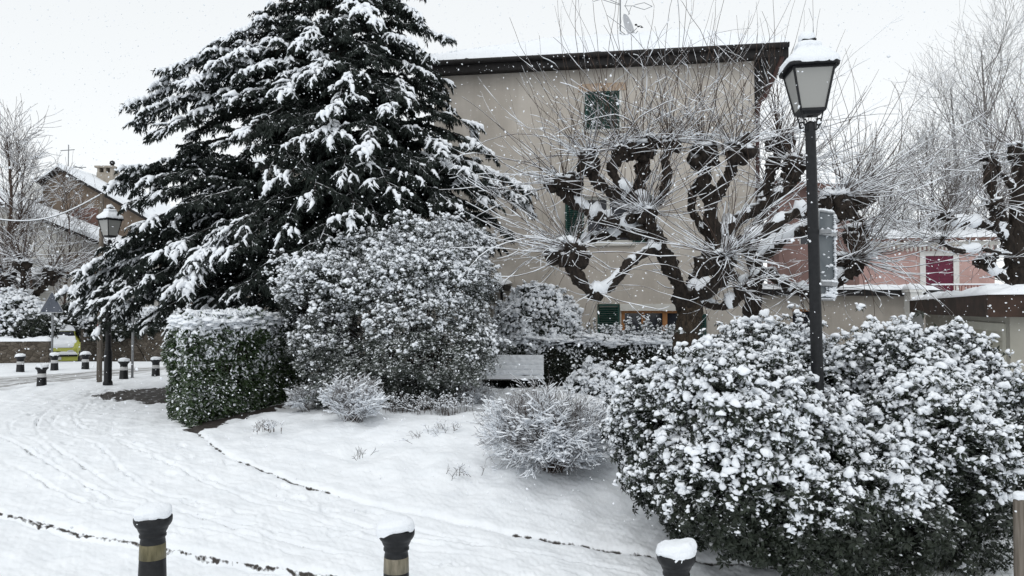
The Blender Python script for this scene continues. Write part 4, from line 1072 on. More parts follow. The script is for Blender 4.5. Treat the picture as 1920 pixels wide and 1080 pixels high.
        mid = base + d * (ln * .5)[:, None]
        V = np.stack([base, mid - wv, e, mid + wv], 1).reshape(-1, 3)
        F = np.arange(len(V)).reshape(-1, 4); blades.append((V, F))
    cr = build('crown', [tubes(SP, np.linspace(.009, .003, k2)[None].repeat(ns, 0), 3)] + blades, M_CEDAR, root, smooth=False)
    # snow: tongues lying on the shoots that have open sky above them
    mid = SP[:, 3]; cell = .28; gx_, gy_ = ((mid[:, :2] + 12) / cell).astype(int).T
    top = np.full((100, 100), -9.0); np.maximum.at(top, (gx_, gy_), mid[:, 2])
    nb = np.max([np.roll(np.roll(top, i_, 0), j_, 1) for i_ in (-1, 0, 1) for j_ in (-1, 0, 1)], 0)
    gap = .5 * (top[gx_, gy_] + nb[gx_, gy_]) - mid[:, 2]
    patch = fnoise(mid, .55, 21, 3) + .45 * fnoise(mid, 2.2, 22, 2)
    env = 4.6 * (1 - mid[:, 2] / 12.8) ** .75 + .3; outr = np.clip(np.linalg.norm(mid[:, :2], axis=1) / env, 0, 1.4)
    score = .84 - .85 * np.clip(gap - .15, 0, 1.5) + .34 * patch + .10 * r.normal(size=ns) + .55 * (outr - .72) + .30 * ((mid[:, 0] < -1.6) & (mid[:, 2] < 5.0)) + .16 * (mid[:, 0] < -1.2)
    keep = score > .30
    s = np.linspace(0, 1, k2)[None]
    wd = (.018 + .020 * r.rand(ns))[:, None] * (1 + 1.1 * np.clip(score - .5, -.1, .5))[:, None] * np.sin(np.pi * np.clip(s * .84 + .14, 0, 1)) ** .6 * (1 + .22 * r.normal(size=(ns, k2)))
    Q = SP.copy(); Q[..., 2] += .016 + wd * .35
    Q = Q[keep]; wd = np.maximum(wd[keep], .004)
    sv, sf = tubes(Q, wd, 6, True)
    sv += (.009 * fnoise(sv, 7.0, 5, 2))[:, None]
    kk = keep[idx] & (r.rand(len(idx)) < .60) & (t > .15)
    Nn = kk.sum(); sg = np.where(r.rand(Nn) < .5, 1, -1)[:, None]
    d = unit(ST[idx[kk], a[kk]] * .75 + SS[idx[kk], a[kk]] * sg * r.uniform(.4, 1.0, (Nn, 1)) + np.array([0, 0, -.40]))
    ln = (.04 + .08 * r.rand(Nn)); M = np.stack([d, unit(np.cross(np.array([0, 0, 1.0]), d)), unit(np.cross(d, unit(np.cross(np.array([0, 0, 1.0]), d))))], -1)
    lp = scatter_var(LUMPS_S, base[kk] + d * (ln * .55)[:, None] + [0, 0, .018], M, np.stack([ln * .62, .012 + .012 * r.rand(Nn), .014 + .010 * r.rand(Nn)], -1), r)
    # snow along the bough ridges
    t_ = np.linspace(0, 1, k)[None]; br_w = (.022 + .022 * r.rand(n))[:, None] * np.clip((t_ - .35) * 3, 0, 1) * np.clip((1.02 - t_) * 5, 0, 1) * (1 + .35 * fnoise(P, 2.0, 9, 2))
    vis = rad_ok = np.linalg.norm(P[:, -1, :2], axis=1) > 1.0
    Q2 = P[vis].copy(); Q2[..., 2] += .02 + br_w[vis] * .4
    build('crown_snow', [(sv, sf)] + lp, M_SNOW_FINE, cr)
    return root
cedar()

# ------------------------------------------------------------ shrubs and hedges
def ell_points(ells, n, r, noise=.12, nsc=.5, seed=0, depth=.0, zmin=None):
    E = np.array(ells, float); area = (E[:, 3] * E[:, 4] + E[:, 3] * E[:, 5] + E[:, 4] * E[:, 5]); k = r.choice(len(E), n, p=area / area.sum())
    d = unit(r.normal(size=(n, 3))); c = E[k, :3]; rad = E[k, 3:]
    f = 1 + noise * fnoise(c + d * rad, nsc, seed, 3)
    sh = 1 - depth * r.rand(n) ** 2
    P = c + d * rad * (f * sh)[:, None]; N = unit(d / rad)
    ok = np.ones(n, bool)
    for i, e in enumerate(E):
        q = np.sum(((P - e[:3]) / (e[3:] * .86)) ** 2, 1); ok &= (q > 1) | (k == i)
    if zmin is not None: ok &= P[:, 2] > zmin(P[:, 0], P[:, 1]) if callable(zmin) else P[:, 2] > zmin
    return P[ok], N[ok], (sh[ok] if depth else None)

def stems(c, ells, n, r, r0=.02):
    E = np.array(ells, float); k = r.randint(0, len(E), n); d = unit(r.normal(size=(n, 3)) + [0, 0, .4])
    tip = E[k, :3] + d * E[k, 3:] * .85
    st = np.array(c) + r.normal(size=(n, 3)) * [.25, .2, 0]
    s = np.linspace(0, 1, 9)[None, :, None]
    P = st[:, None] * (1 - s) + tip[:, None] * s + np.array([0, 0, .25]) * np.sin(np.pi * s)
    return P, np.linspace(1, .25, 9)[None] * r.uniform(.5, 1.2, n)[:, None] * r0

def bush(name, label, c, ells, seed, n_ros, n_leaf, ros_s, leaf_s, snow_fn, lump_s, leaf_mat, cat='shrub', group=None, noise=.13, nsc=.55, n_small=0, lumps=LUMPS, base_leaves=True, ros_mat=None, stem_r=.02, sprig=.07):
    r = rs(seed); root = thing(name, tuple(c), label, cat, group); O = np.array(c)
    E = [(e[0] - O[0], e[1] - O[1], e[2] - O[2], *e[3:]) for e in ells]
    zm = lambda x, y: 0 * x + .02
    P, N, _ = ell_points(E, n_ros, r, noise, nsc, seed, .12, zm)
    out_ = (r.rand(len(P)) < .22) * np.abs(r.normal(size=len(P))) * sprig
    P = P + (N + [0, 0, .4]) * out_[:, None] + N * (.9 * sprig * fnoise(P, 1.9, seed + 12, 2))[:, None]
    up = unit(N * .8 + np.array([0, 0, .75]) + r.normal(size=P.shape) * .22)
    s = r.uniform(.6, 1.35, len(P)) * ros_s
    parts = scatter_var(ROS, P, rotmats(up, r.uniform(0, 6, len(P))), s, r)
    PL, NL, sh = ell_points(E, n_leaf, r, noise, nsc, seed, .42, zm)
    ml = rotmats(unit(r.normal(size=PL.shape) + NL * .3 + [0, 0, .25]), r.uniform(0, 6.28, len(PL)))
    parts.append(scatter(LEAF, PL, ml, r.uniform(.6, 1.25, len(PL)) * leaf_s))
    fo = build('foliage', parts, leaf_mat, root, smooth=False)
    SP, SR = stems((0, 0, 0), E, 60, r, stem_r)
    build('stems', [tubes(SP, SR, 5)], M_BARK, root)
    clus = fnoise(P, 1.0, seed + 3, 2) * .30 + fnoise(P, 3.2, seed + 4, 2) * .42
    cover = snow_fn(P + O, N) + .16 * r.normal(size=len(P)) + clus
    k = cover > .5
    q = (.42 + .62 * r.rand(k.sum()) ** 1.8) * lump_s * np.clip(.6 + .5 * cover[k], .6, 1.35)
    wn = unit(up[k] * .7 + r.normal(size=(k.sum(), 3)) * .35 + [0, 0, .6])
    sn = scatter_var(lumps, P[k] + up[k] * (ros_s * .28) + [0, 0, ros_s * .12], rotmats(wn, r.uniform(0, 6, k.sum())), np.stack([q * r.uniform(.9, 1.35, k.sum()), q * r.uniform(.8, 1.1, k.sum()), q * r.uniform(1.0, 1.45, k.sum())], -1), r)
    k3 = np.where(k)[0]; j = r.choice(k3, int(len(k3) * 3.4)) if len(k3) else []
    if len(j):
        q = r.uniform(.25, .7, len(j)) * lump_s
        off = r.normal(size=(len(j), 3)) * lump_s * [.85, .85, .6] + [0, 0, -.15 * lump_s]
        sn += scatter_var(LUMPS_S, P[j] + up[j] * (ros_s * .25) + off, rotmats(unit(r.normal(size=(len(j), 3)) * .5 + [0, 0, 1.0]), r.uniform(0, 6, len(j))), np.stack([q * r.uniform(.9, 1.6, len(j)), q, q * r.uniform(.9, 1.3, len(j))], -1), r)
    if n_small:
        cov2 = snow_fn(PL + O, NL) + .5 * r.normal(size=len(PL)) * .6 + .4 * fnoise(PL, 1.3, seed + 8, 2)
        kk = np.where((cov2 > .05) & (sh > .85))[0]; kk = r.choice(kk, min(n_small, len(kk)), replace=False)
        q = r.uniform(.18, .48, len(kk)) * lump_s
        sn += scatter_var(LUMPS_S, PL[kk] + [0, 0, leaf_s * .1], rotmats(unit(r.normal(size=(len(kk), 3)) * .4 + [0, 0, 1]), r.uniform(0, 6, len(kk))), np.stack([q * 1.4, q, q * .6], -1), r)
    build('snow_load', sn, M_SNOW_FINE, root)
    return root

def E_(px, py, D, wpx, hpx, dy):
    c = at(px, py, D); return (c[0], c[1], c[2], wpx / 2 / F_PX * D, dy, hpx / 2 / F_PX * D)

# the big laurustinus round the lamp post
bigE = [E_(1372, 835, 6.9, 350, 365, .95), E_(1450, 780, 8.3, 300, 310, .8), E_(1710, 812, 8.2, 370, 365, .95), E_(1545, 932, 6.75, 480, 235, .75), E_(1722, 862, 7.2, 260, 330, .85), E_(1272, 790, 7.3, 205, 205, .7),
        E_(1690, 730, 8.6, 210, 200, .7), E_(1845, 790, 7.9, 170, 200, .6), E_(1480, 705, 8.6, 140, 140, .5), E_(1340, 735, 8.0, 170, 120, .6)]
zc_ = float(gz(3.0, 7.0))
def big_cover(P, N):
    u = P[:, 2] + .32 * sst(3.2, 1.9, P[:, 0]); return 1.33 * sst(-.35, .95, u + .55 * N[:, 2] + .16 * fnoise(P, .8, 77, 2)) + .28 * N[:, 2] - .22 * sst(3.4, 4.4, P[:, 0]) * sst(.9, .3, u) - .10
bush('evergreen_shrub', 'huge rounded evergreen shrub under lumps of snow, wrapped round the lamp post', (3.0, 7.1, zc_), bigE, 51, 25000, 210000, .062, .050, big_cover, .032, M_LEAF, n_small=9000, noise=.22, nsc=.8, sprig=.075)

# grey shrub in the middle
midE = [E_(690, 590, 13.2, 280, 250, 1.0), E_(805, 525, 13.8, 220, 220, 1.0), E_(755, 650, 13.0, 290, 240, 1.1), E_(838, 605, 13.4, 150, 240, .9), E_(625, 560, 13.4, 160, 180, .8), E_(850, 470, 14.0, 110, 110, .6), E_(650, 665, 13.1, 170, 190, .9), E_(835, 690, 13.2, 95, 110, .6),
        E_(700, 470, 13.8, 110, 90, .6), E_(565, 560, 13.4, 90, 80, .5)]
def mid_cover(P, N):
    return 1.1 * sst(.3, 2.3, P[:, 2] + .7 * N[:, 2] + .25 * fnoise(P, .6, 78, 2)) + .22 * N[:, 2] - .16
bush('fine_leaved_shrub', 'tall fine leaved grey green shrub dusted with snow between the square hedge and the bench', (-1.6, 13.4, float(gz(-1.5, 12)) + .08), midE, 61, 15000, 190000, .058, .046, mid_cover, .034, M_LEAF_GREY, n_small=10000, noise=.27, nsc=.8, sprig=.11)

# clipped ball behind the bench
def top_cover(z0, z1, k=1.0):
    return lambda P, N: k * sst(z0, z1, P[:, 2] + .5 * N[:, 2])
bush('clipped_bush', 'round clipped bush topped with snow against the beige wall', (*at(1010, 580, 18.2)[:2], -.05), [E_(1010, 640, 18.2, 160, 205, .95)], 71, 3200, 26000, .09, .075, top_cover(.2, 1.2, .95), .062, M_LEAF, cat='bush', n_small=2500, noise=.04)
bush('low_bush', 'small snow laden bush between the bench and the big shrub', (*at(1115, 735, 14.6)[:2], -.03), [E_(1112, 728, 14.6, 85, 60, .4)], 72, 700, 5000, .07, .05, top_cover(-.1, .3, 1.1), .05, M_LEAF, cat='bush', n_small=300, noise=.15)
bush('garden_bush', 'dark snowy bush above the stone wall at the left edge', (*at(35, 640, 26.5)[:2], -.3), [E_(30, 612, 26.5, 130, 120, 1.0), E_(-30, 620, 26.5, 120, 110, 1.0)], 73, 2600, 22000, .13, .11, top_cover(.3, 2.2, .95), .085, M_LEAF, cat='bush', n_small=1500, noise=.14)
bush('ivy_bush', 'dark green climbing bush beside the car and the pale house corner', (*at(140, 640, 32)[:2], -.6), [E_(142, 595, 32, 48, 60, .6), E_(130, 625, 32, 40, 50, .6)], 74, 1400, 16000, .12, .12, top_cover(2.2, 4.2, .5), .07, M_LEAF, cat='bush', n_small=300, noise=.2)
wall_h = [E_(190 + 38 * i, 606 + (4 if i % 2 else -3), 28.6, 60, 52, .6) for i in range(7)]
bush('wall_hedge', 'snow topped dark hedge growing along the far stone wall', (*at(300, 640, 28.6)[:2], -.4), wall_h, 75, 4200, 30000, .12, .10, top_cover(.6, 1.9, .9), .08, M_LEAF, cat='hedge', n_small=1200, noise=.16)
# spiky juniper behind the low hedge
def juniper():
    r = rs(81); c = at(1190, 640, 18.0); root = thing('juniper_bush', (c[0], c[1], .22), 'spiky snow coated juniper shoots rising above the long hedge, left of the thick trunk', 'bush')
    n = 150; x = r.uniform(-1.0, .85, n); y = r.uniform(-.3, .4, n)
    a = r.normal(size=n) * .40 + x * .28; L = r.uniform(.34, .72, n) * (1 + .35 * np.exp(-((x - .3) / .35) ** 2)) 
    k = 8; P = np.zeros((n, k, 3)); P[:, 0] = np.stack([x, y, .42 + .2 * r.rand(n)], -1); d = unit(np.stack([np.sin(a), r.normal(size=n) * .2, np.cos(a)], -1))
    for j in range(1, k): P[:, j] = P[:, j - 1] + d * (L / (k - 1))[:, None]; d = unit(d + r.normal(size=(n, 3)) * .06)
    idx = np.repeat(np.arange(n), 26); t = np.tile(np.linspace(0, .99, 26), n); f = t * (k - 1); i = f.astype(int); q = (f - i)[:, None]
    b = P[idx, i] * (1 - q) + P[idx, i + 1] * q
    N = len(b); dd = unit(r.normal(size=(N, 3)) + unit(P[idx, -1] - P[idx, 0]) * 1.3)
    fo = scatter(LEAF, b, rotmats(np.cross(dd, r.normal(size=(N, 3))), r.uniform(0, 6, N)), .075)
    build('foliage', [fo, tubes(P, np.full((n, k), .008), 4)], M_LEAF_GREY, root, smooth=False)
    kk = r.rand(N) < .75
    s = r.uniform(.030, .058, kk.sum()) * (1.15 - .5 * t[kk])
    build('snow_load', scatter_var(LUMPS_S, b[kk] + r.normal(size=(kk.sum(), 3)) * .02 + [0, 0, .012], rotmats(r.normal(size=(kk.sum(), 3)) * .3 + [0, 0, 1], r.uniform(0, 6, kk.sum())), np.stack([s, s, s], -1), r), M_SNOW_FINE, root)
juniper()

def hedge(name, label, corners, h, seed, n_leaf, leaf_s, mat, snow_top, n_blob, blob_s, side_snow=.5, group=None, wob=.05):
    """corners: ground outline (counter-clockwise). Leaves all over its sides and top, snow on the top."""
    r = rs(seed); C = np.array(corners, float); c0 = C.mean(0); z0 = float(gz(*c0)); root = thing(name, (c0[0], c0[1], z0), label, 'hedge', group)
    C = C - c0; n = len(C); Lg = np.linalg.norm(np.roll(C, -1, 0) - C, axis=1)
    inner = C * .0 + (C - 0) * np.maximum(.0, 1 - .34 / np.maximum(np.linalg.norm(C, axis=1, keepdims=True), .2))
    V = np.array([[x, y, z] for z in (.02, h - .26) for x, y in inner]); F = [np.array([list(range(n - 1, -1, -1)), list(range(n, 2 * n))])] + [np.array([[i, (i + 1) % n, n + (i + 1) % n, n + i] for i in range(n)])]
    build('branches', [(V, F)], mat_var('dark_hedge_core', (.006, .006, .004), (.02, .018, .012), 20, .95, .8, .03), root, smooth=False)  # solid core, coloured near black for the shaded inside; no separate branches
    P, N = [], []
    per = Lg / Lg.sum()
    k = r.choice(n, n_leaf, p=per); s = r.rand(n_leaf); z = r.rand(n_leaf) ** .95 * h
    A, B = C[k], np.roll(C, -1, 0)[k]; e = unit(B - A); nn = np.stack([e[:, 1], -e[:, 0]], -1)
    p = A + (B - A) * s[:, None]
    # rounded corners at top
    p3 = np.stack([p[:, 0], p[:, 1], z], -1); n3 = np.stack([nn[:, 0], nn[:, 1], 0 * z], -1)
    shr = .10 * sst(h - .25, h, z)
    p3[:, :2] -= nn * shr[:, None]; n3[:, 2] += sst(h - .2, h, z)
    nt_ = n_leaf // 3
    tri = []
    for i in range(1, n - 1): tri.append((C[0], C[i], C[i + 1]))
    ar = np.array([abs(np.cross(b - a, c - a)) for a, b, c in tri]); kk = r.choice(len(tri), nt_, p=ar / ar.sum()); u, v = r.rand(nt_), r.rand(nt_); fl = u + v > 1; u[fl], v[fl] = 1 - u[fl], 1 - v[fl]
    T = np.array(tri); q = T[kk, 0] * (1 - u - v)[:, None] + T[kk, 1] * u[:, None] + T[kk, 2] * v[:, None]
    q3 = np.stack([q[:, 0], q[:, 1], np.full(nt_, h)], -1)
    P = np.concatenate([p3, q3]); N = np.concatenate([n3, np.tile([0, 0, 1.0], (nt_, 1))])
    P = P + N * (wob * fnoise(P, .9, seed, 3))[:, None] - N * (.13 * r.rand(len(P)) ** 2)[:, None] + r.normal(size=P.shape) * .012
    Ld = unit(r.normal(size=P.shape) * .9 + N * .5 + [0, 0, -.35])
    face = unit(N * .9 + r.normal(size=P.shape) * .55 + [0, 0, .45])
    face = unit(face - Ld * np.sum(face * Ld, 1, keepdims=True)); Y = np.cross(face, Ld)
    M = np.stack([Ld, Y, face], -1)
    build('foliage', [scatter(LEAF, P, M, r.uniform(.6, 1.25, len(P)) * leaf_s)], mat, root, smooth=False)
    zt_ = P[:, 2] / h
    pr = side_snow * (.16 + 1.3 * zt_ ** 3) * (P[:, 2] < h * .98) + (P[:, 2] >= h * .97) * snow_top
    kk = np.where(r.rand(len(P)) < pr * np.clip(.6 + .9 * fnoise(P, 1.5, seed + 4, 2), .1, 1.6))[0]; kk = r.choice(kk, min(len(kk), n_blob), replace=False)
    s_ = r.uniform(.4, 1.0, len(kk)) * blob_s * (.6 + .6 * zt_[kk])
    sn = scatter_var(LUMPS_S, P[kk] + N[kk] * .02 + [0, 0, .015], M[kk], np.stack([s_ * 1.35, s_ * .8, s_ * .45], -1), r)
    build('snow_load', sn, M_SNOW_FINE, root)
    if snow_top > .3:
        m = 900; tk = r.choice(np.arange(len(p3), len(P)), m)
        ed = r.choice(n, m // 1, p=per); s2 = r.rand(m); ep = C[ed] + (np.roll(C, -1, 0)[ed] - C[ed]) * s2[:, None]
        pts = np.concatenate([P[tk] + [0, 0, .02], np.stack([ep[:, 0] * .99 + r.normal(size=m) * .035, ep[:, 1] * .99 + r.normal(size=m) * .035, h - .02 - .10 * r.rand(m) ** 2.5 + r.normal(size=m) * .02], -1)])
        pts[:, 2] += .035 * fnoise(pts, 1.6, seed + 6, 3); q = (.35 + 1.0 * r.rand(len(pts)) ** 1.5) * .068
        tops = scatter_var(LUMPS, pts, rotmats(np.tile([0, 0, 1.0], (len(pts), 1)), r.uniform(0, 6, len(pts))), np.stack([q * 1.2, q * 1.1, q * .62], -1), r)
        build('snow_top', tops, M_SNOW_FINE, root)
    return root
def xy(px, py, D): return list(at(px, py, D)[:2])
hA = xy(356, 700, 11.45); hB = xy(580, 700, 14.4); hC = [hB[0] - 1.0, hB[1] + 2.0]; hD = xy(322, 700, 12.6)
hedge('laurel_hedge', 'square clipped glossy laurel hedge with snow on its flat top', [hA, hB, hC, hD], 1.60, 91, 56000, .070, M_LAUREL, 1.0, 15000, .036, .62, wob=.085)
lA, lB = xy(905, 700, 17.6), xy(1285, 700, 16.2); ldv = unit(np.array(lB) - lA); lnn = np.array([-ldv[1], ldv[0]])
hedge('long_hedge', 'long dark clipped hedge with snowy top behind the bench', [lA, lB, list(lB + lnn * .9), list(lA + lnn * .9)], 1.10, 92, 42000, .060, M_LEAF, 1.1, 6000, .036, .32)

# twiggy bare shrubs
def twig_shrub(name, label, px, py, D, w, h, n, seed, mat, rad=.006, snowk=1.0, sub=(7, 5), lean=(0, 0), flat=.9, group=None, droop=-.1, clump=.0):
    r = rs(seed); c = g(px, py) if D is None else at(px, py, D); c[2] = float(gz(c[0], c[1])) + (.10 if c[1] < 16 else 0); root = thing(name, tuple(c), label, 'shrub', group)
    k = 9; a = r.uniform(0, 2 * math.pi, n); el = np.arctan2(h, w / 2 * np.sqrt(r.rand(n)) * 1.2)
    d = unit(np.stack([np.cos(a) * np.cos(el), np.sin(a) * np.cos(el) * .8, np.sin(el)], -1) + np.array([lean[0], lean[1], 0]))
    L = 1 / np.sqrt((np.hypot(d[:, 0], d[:, 1]) / (w / 2)) ** 2 + (d[:, 2] / h) ** 2) * r.uniform(.6, 1.0, n)
    P = np.zeros((n, k, 3)); P[:, 0] = r.normal(size=(n, 3)) * [.05, .04, 0] * w
    for j in range(1, k): P[:, j] = P[:, j - 1] + d * (L / (k - 1))[:, None]; d = unit(d + np.array([0, 0, droop]) / (k - 1) + r.normal(size=(n, 3)) * .07)
    R = np.linspace(1, .35, k)[None] * r.uniform(.7, 1.3, n)[:, None] * rad
    P2, R2 = grow(P, R, sub[0], (.18 * w, .32 * w), (20, 50), .1, 6, seed + 1, .25, 1, .6, .10, .5, .4)
    P3, R3 = grow(P2, R2, sub[1], (.05 * w, .11 * w), (20, 60), .1, 4, seed + 2, .15, 1, .7, .12, .6, .2)
    R2 = np.maximum(R2, .0022); R3 = np.maximum(R3, .0018)
    for Q in (P, P2, P3): Q[..., 2] = np.maximum(Q[..., 2], .01)
    build('branches', [tubes(P, R, 5), tubes(P2, R2, 4), tubes(P3, R3, 3)], mat, root)
    sn = [tubes(*snow_on(q, s, 1.0, .0035 * snowk, 1, seed + 5 + i, .8), 4) for i, (q, s) in enumerate(((P, R), (P2, R2), (P3, R3)))]
    if clump:
        m = int(clump); q = P3.reshape(-1, 3); j = r.choice(len(q), m); pp_ = q[j]; kp = fnoise(pp_, 1.6, seed, 2) + .5 * r.normal(size=m) * .5 > .1; pp_ = pp_[kp]
        s_ = r.uniform(.008, .022, len(pp_)) * w
        sn += scatter_var(LUMPS_S, pp_, rotmats(np.tile([0, 0, 1.0], (len(pp_), 1)), r.uniform(0, 6, len(pp_))), np.stack([s_ * 1.2, s_, s_ * .6], -1), r)
    build('twig_snow', sn, M_SNOW_FINE, root)
    return root
twig_shrub('bare_shrub', 'large rounded bare twig shrub covered in fine snow beside the big evergreen', 1035, 900, None, 1.85, .84, 170, 121, M_TWIG, .005, 1.3, (9, 7), clump=2600)
twig_shrub('bare_shrub', 'small bare shrub with bare dark foot in front of the fine leaved grey shrub', 660, 808, None, 1.15, .68, 70, 122, M_TWIG, .0045, 1.4, (8, 6), clump=900)
twig_shrub('feathery_shrub', 'feathery snowy shrub at the foot of the square hedge', 575, 785, None, .75, .50, 30, 123, M_TWIG_GREY, .004, 1.6, (7, 5), lean=(-.2, 0), clump=300)
twig_shrub('arching_shrub', 'low arching dark shrub between the grey shrub and the large bare one', 880, 772, None, .95, .42, 45, 124, M_TWIG, .004, 1.1, (7, 5), lean=(.3, 0), clump=150)
# dried flower stalks and sprouts
def stalks(name, label, px, py, w, h, n, seed, cat='plant', group=None, fan=.12, buds=True):
    r = rs(seed); c = g(px, py); root = thing(name, (c[0], c[1], float(gz(c[0], c[1])) + .10), label, cat, group)
    k = 6; P = np.zeros((n, k, 3)); P[:, 0] = r.normal(size=(n, 3)) * [w * .32, .12, 0]; d = unit(r.normal(size=(n, 3)) * [fan * 1.5, fan, 0] + [0, 0, 1]); L = h * r.uniform(.5, 1.05, n)
    for j in range(1, k): P[:, j] = P[:, j - 1] + d * (L / (k - 1))[:, None]; d = unit(d + r.normal(size=(n, 3)) * .07)
    R = np.linspace(1, .6, k)[None] * np.full((n, 1), .0032)
    P2, R2 = grow(P, R, 4, (.05, .13), (25, 70), -.2, 4, seed + 1, .35, 1, .8, .1)
    build('stalks', [tubes(P, R, 4), tubes(P2, np.maximum(R2, .0018), 3)], M_TWIG, root)
    sn = [tubes(*snow_on(P2, np.maximum(R2, .002), 1, .004, 1, seed, .9), 4)]
    if buds:
        t = np.concatenate([P[:, -1], P2[:, -1]]); s_ = r.uniform(.006, .017, len(t)); sn += scatter_var(LUMPS_S, t + [0, 0, .004], rotmats(np.tile([0, 0, 1.0], (len(t), 1)), r.uniform(0, 6, len(t))), s_, r)
    build('snow_tips', sn, M_SNOW_FINE, root); return root
stalks('dried_perennial', 'row of dried flower stalks capped with snow under the fine leaved shrub', 800, 792, 1.15, .36, 110, 131, group='dried plants in the bed')
stalks('dried_perennial', 'short dark dried stalks between the feathery shrub and the small bare shrub', 700, 790, .5, .22, 40, 137, group='dried plants in the bed')
stalks('dried_perennial', 'thin dark sprouts poking out of the snow near the kerb by the square hedge', 500, 822, .42, .14, 34, 132, group='dried plants in the bed', buds=False)
stalks('dried_perennial', 'little bent twigs poking through the snow, below the row of dried stalks', 790, 840, .26, .16, 9, 133, group='dried plants in the bed', fan=.6, buds=False)
stalks('dried_perennial', 'tuft of pale twigs in open snow left of the large bare shrub', 838, 832, .30, .22, 16, 134, group='dried plants in the bed', fan=.4)
stalks('dried_perennial', 'tiny sprout alone in the middle of the snowy bed', 675, 875, .16, .10, 7, 135, group='dried plants in the bed', fan=.3, buds=False)
stalks('dried_perennial', 'sparse grass stems in the snow in front of the large bare shrub', 860, 908, .5, .10, 12, 136, group='dried plants in the bed', fan=.3, buds=False)
# grass at the right foot of the big shrub
def grass():
    r = rs(141); n = 900; c = g(1850, 1060)
    P0 = np.stack([c[0] + r.uniform(-.75, .45, n), c[1] + r.normal(size=n) * .16, np.zeros(n)], -1); P0[:, 2] = gz(P0[:, 0], P0[:, 1]) - .01
    k = 5; P = np.zeros((n, k, 3)); P[:, 0] = P0; d = unit(r.normal(size=(n, 3)) * [.5, .5, 0] + [0, 0, 1]); L = r.uniform(.08, .22, n)
    for j in range(1, k): P[:, j] = P[:, j - 1] + d * (L / (k - 1))[:, None]; d = unit(d + [0, 0, -.18] + r.normal(size=(n, 3)) * .08)
    o = build('grass', [tubes(P, np.linspace(1, .25, k)[None].repeat(n, 0) * .0028, 3)], mat_var('winter_grass', (.035, .05, .02), (.11, .13, .06), 15, .7, snow=(.4, .9, 12)))
    tag(o, kind='stuff')
grass()

# ------------------------------------------------------------ street furniture
M_BAND_OLD = mat_var('dirty_yellow_band', (.07, .062, .03), (.17, .15, .085), 16, .5, stretch=(2, 2, .5), detail=6)
M_BAND_PALE = mat_var('dirty_beige_band', (.11, .10, .07), (.25, .22, .165), 14, .5, stretch=(2, 2, .5), detail=6)
M_BAND_WHITE = mat_var('pale_reflective_band', (.42, .42, .42), (.60, .60, .60), 10, .5)
def snowcap(rx, h, seed, ragged=.0):
    """dome of snow on a round top, with a ragged lower rim"""
    n, k = 40, 14; a = np.arange(n) * 2 * math.pi / n; V = []
    for j in range(k):
        t = j / (k - 1); rr = rx * (1.0 - max(0, (t - .35) / .65) ** 2.4) ** .5 if t > .35 else rx * (.97 + .05 * math.sin(t / .35 * math.pi))
        z = h * t ** .9
        V.append(np.stack([max(rr, .002) * np.cos(a), max(rr, .002) * np.sin(a), np.full(n, z)], -1))
    V = np.array(V)
    V[0, :, 2] -= (.012 + .014 * fnoise(V[0] * 1.0, 9, seed, 3)); V[1, :, 2] -= .004
    V += (.11 * rx * fnoise(V, 3.5 / max(rx * 8, .3), seed, 3))[..., None] * [1, 1, .8]
    V[..., 0] += .12 * V[..., 2] * math.cos(seed * 2.1)
    j = np.arange(k - 1)[:, None] * n; s = np.arange(n)[None]; s2 = (s + 1) % n
    return V.reshape(-1, 3), np.stack([j + s, j + s2, j + n + s2, j + n + s], -1).reshape(-1, 4)
BP = [(.110, 0), (.110, .03), (.104, .04), (.088, .50), (.084, .52), (.088, .53), (.094, .535), (.094, .55), (.088, .558), (.100, .58), (.108, .600), (.110, .606), (.118, .612), (.130, .632), (.1345, .65), (.1345, .675), (.128, .682), (.001, .70)]
def bollard(loc, label, band, group, seed, H=1.0, band_z=(.40, .49), cap_h=.085):
    b = thing('bollard', loc, label, 'bollard', group)
    pr = [(r_, z_ * H) for r_, z_ in BP]
    build('body', [lathe(pr, 40)], M_BLACK, b)
    f = lambda z: .104 + (.088 - .104) * (z - .04) / .46 + .0015
    z0, z1 = band_z
    build('reflective_band', [lathe([(f(z0) - .002, z0 * H), (f(z0), z0 * H + .001), (f(z1), z1 * H - .001), (f(z1) - .002, z1 * H)], 40)], band, b)
    V, F = snowcap(.132, cap_h, seed); build('snow_cap', [(V + [0, 0, .686 * H], F)], M_SNOW, b)
    return b
for px, D, tz, lab, bd, s, cz, ch in ((292, 5.75, None, 'black cast bollard with a dirty olive band and a tall snow cap', M_BAND_OLD, 1, .33, .082),
                              (745, 5.75, None, 'black cast bollard with a dirty beige band, in the middle of the kerb line', M_BAND_PALE, 2, .232, .085),
                              (1265, 5.45, None, 'black cast bollard nearest to the big shrub, only its head in the photo', M_BAND_PALE, 3, .150, .088)):
    x = at(px, 580, D)[0]
    bollard((x, D, cz - .785), lab, bd, 'near bollards along the kerb', s, 1.0, (.375, .485), ch)
for px, pyb, pyt, lab, s in ((78, 724, 682, 'black and white banded bollard standing alone in front of the slushy street', 4), (232, 709, 673, 'banded bollard between the black lamp post and the thin grey pole', 5), (292, 705, 671, 'banded bollard just left of the square hedge', 6),
                             (160, 692, 662, 'banded bollard right of the parked car', 7), (102, 694, 664, 'banded bollard in front of the parked car', 8), (38, 697, 667, 'banded bollard in front of the left stone wall', 9)):
    p = g(px, pyb); Hh = (pyb - pyt) / F_PX * p[1]
    b = bollard(tuple(p - [0, 0, .02]), lab, M_BAND_WHITE, 'far bollards along the side street', s, .66, (.34, .47), .08)

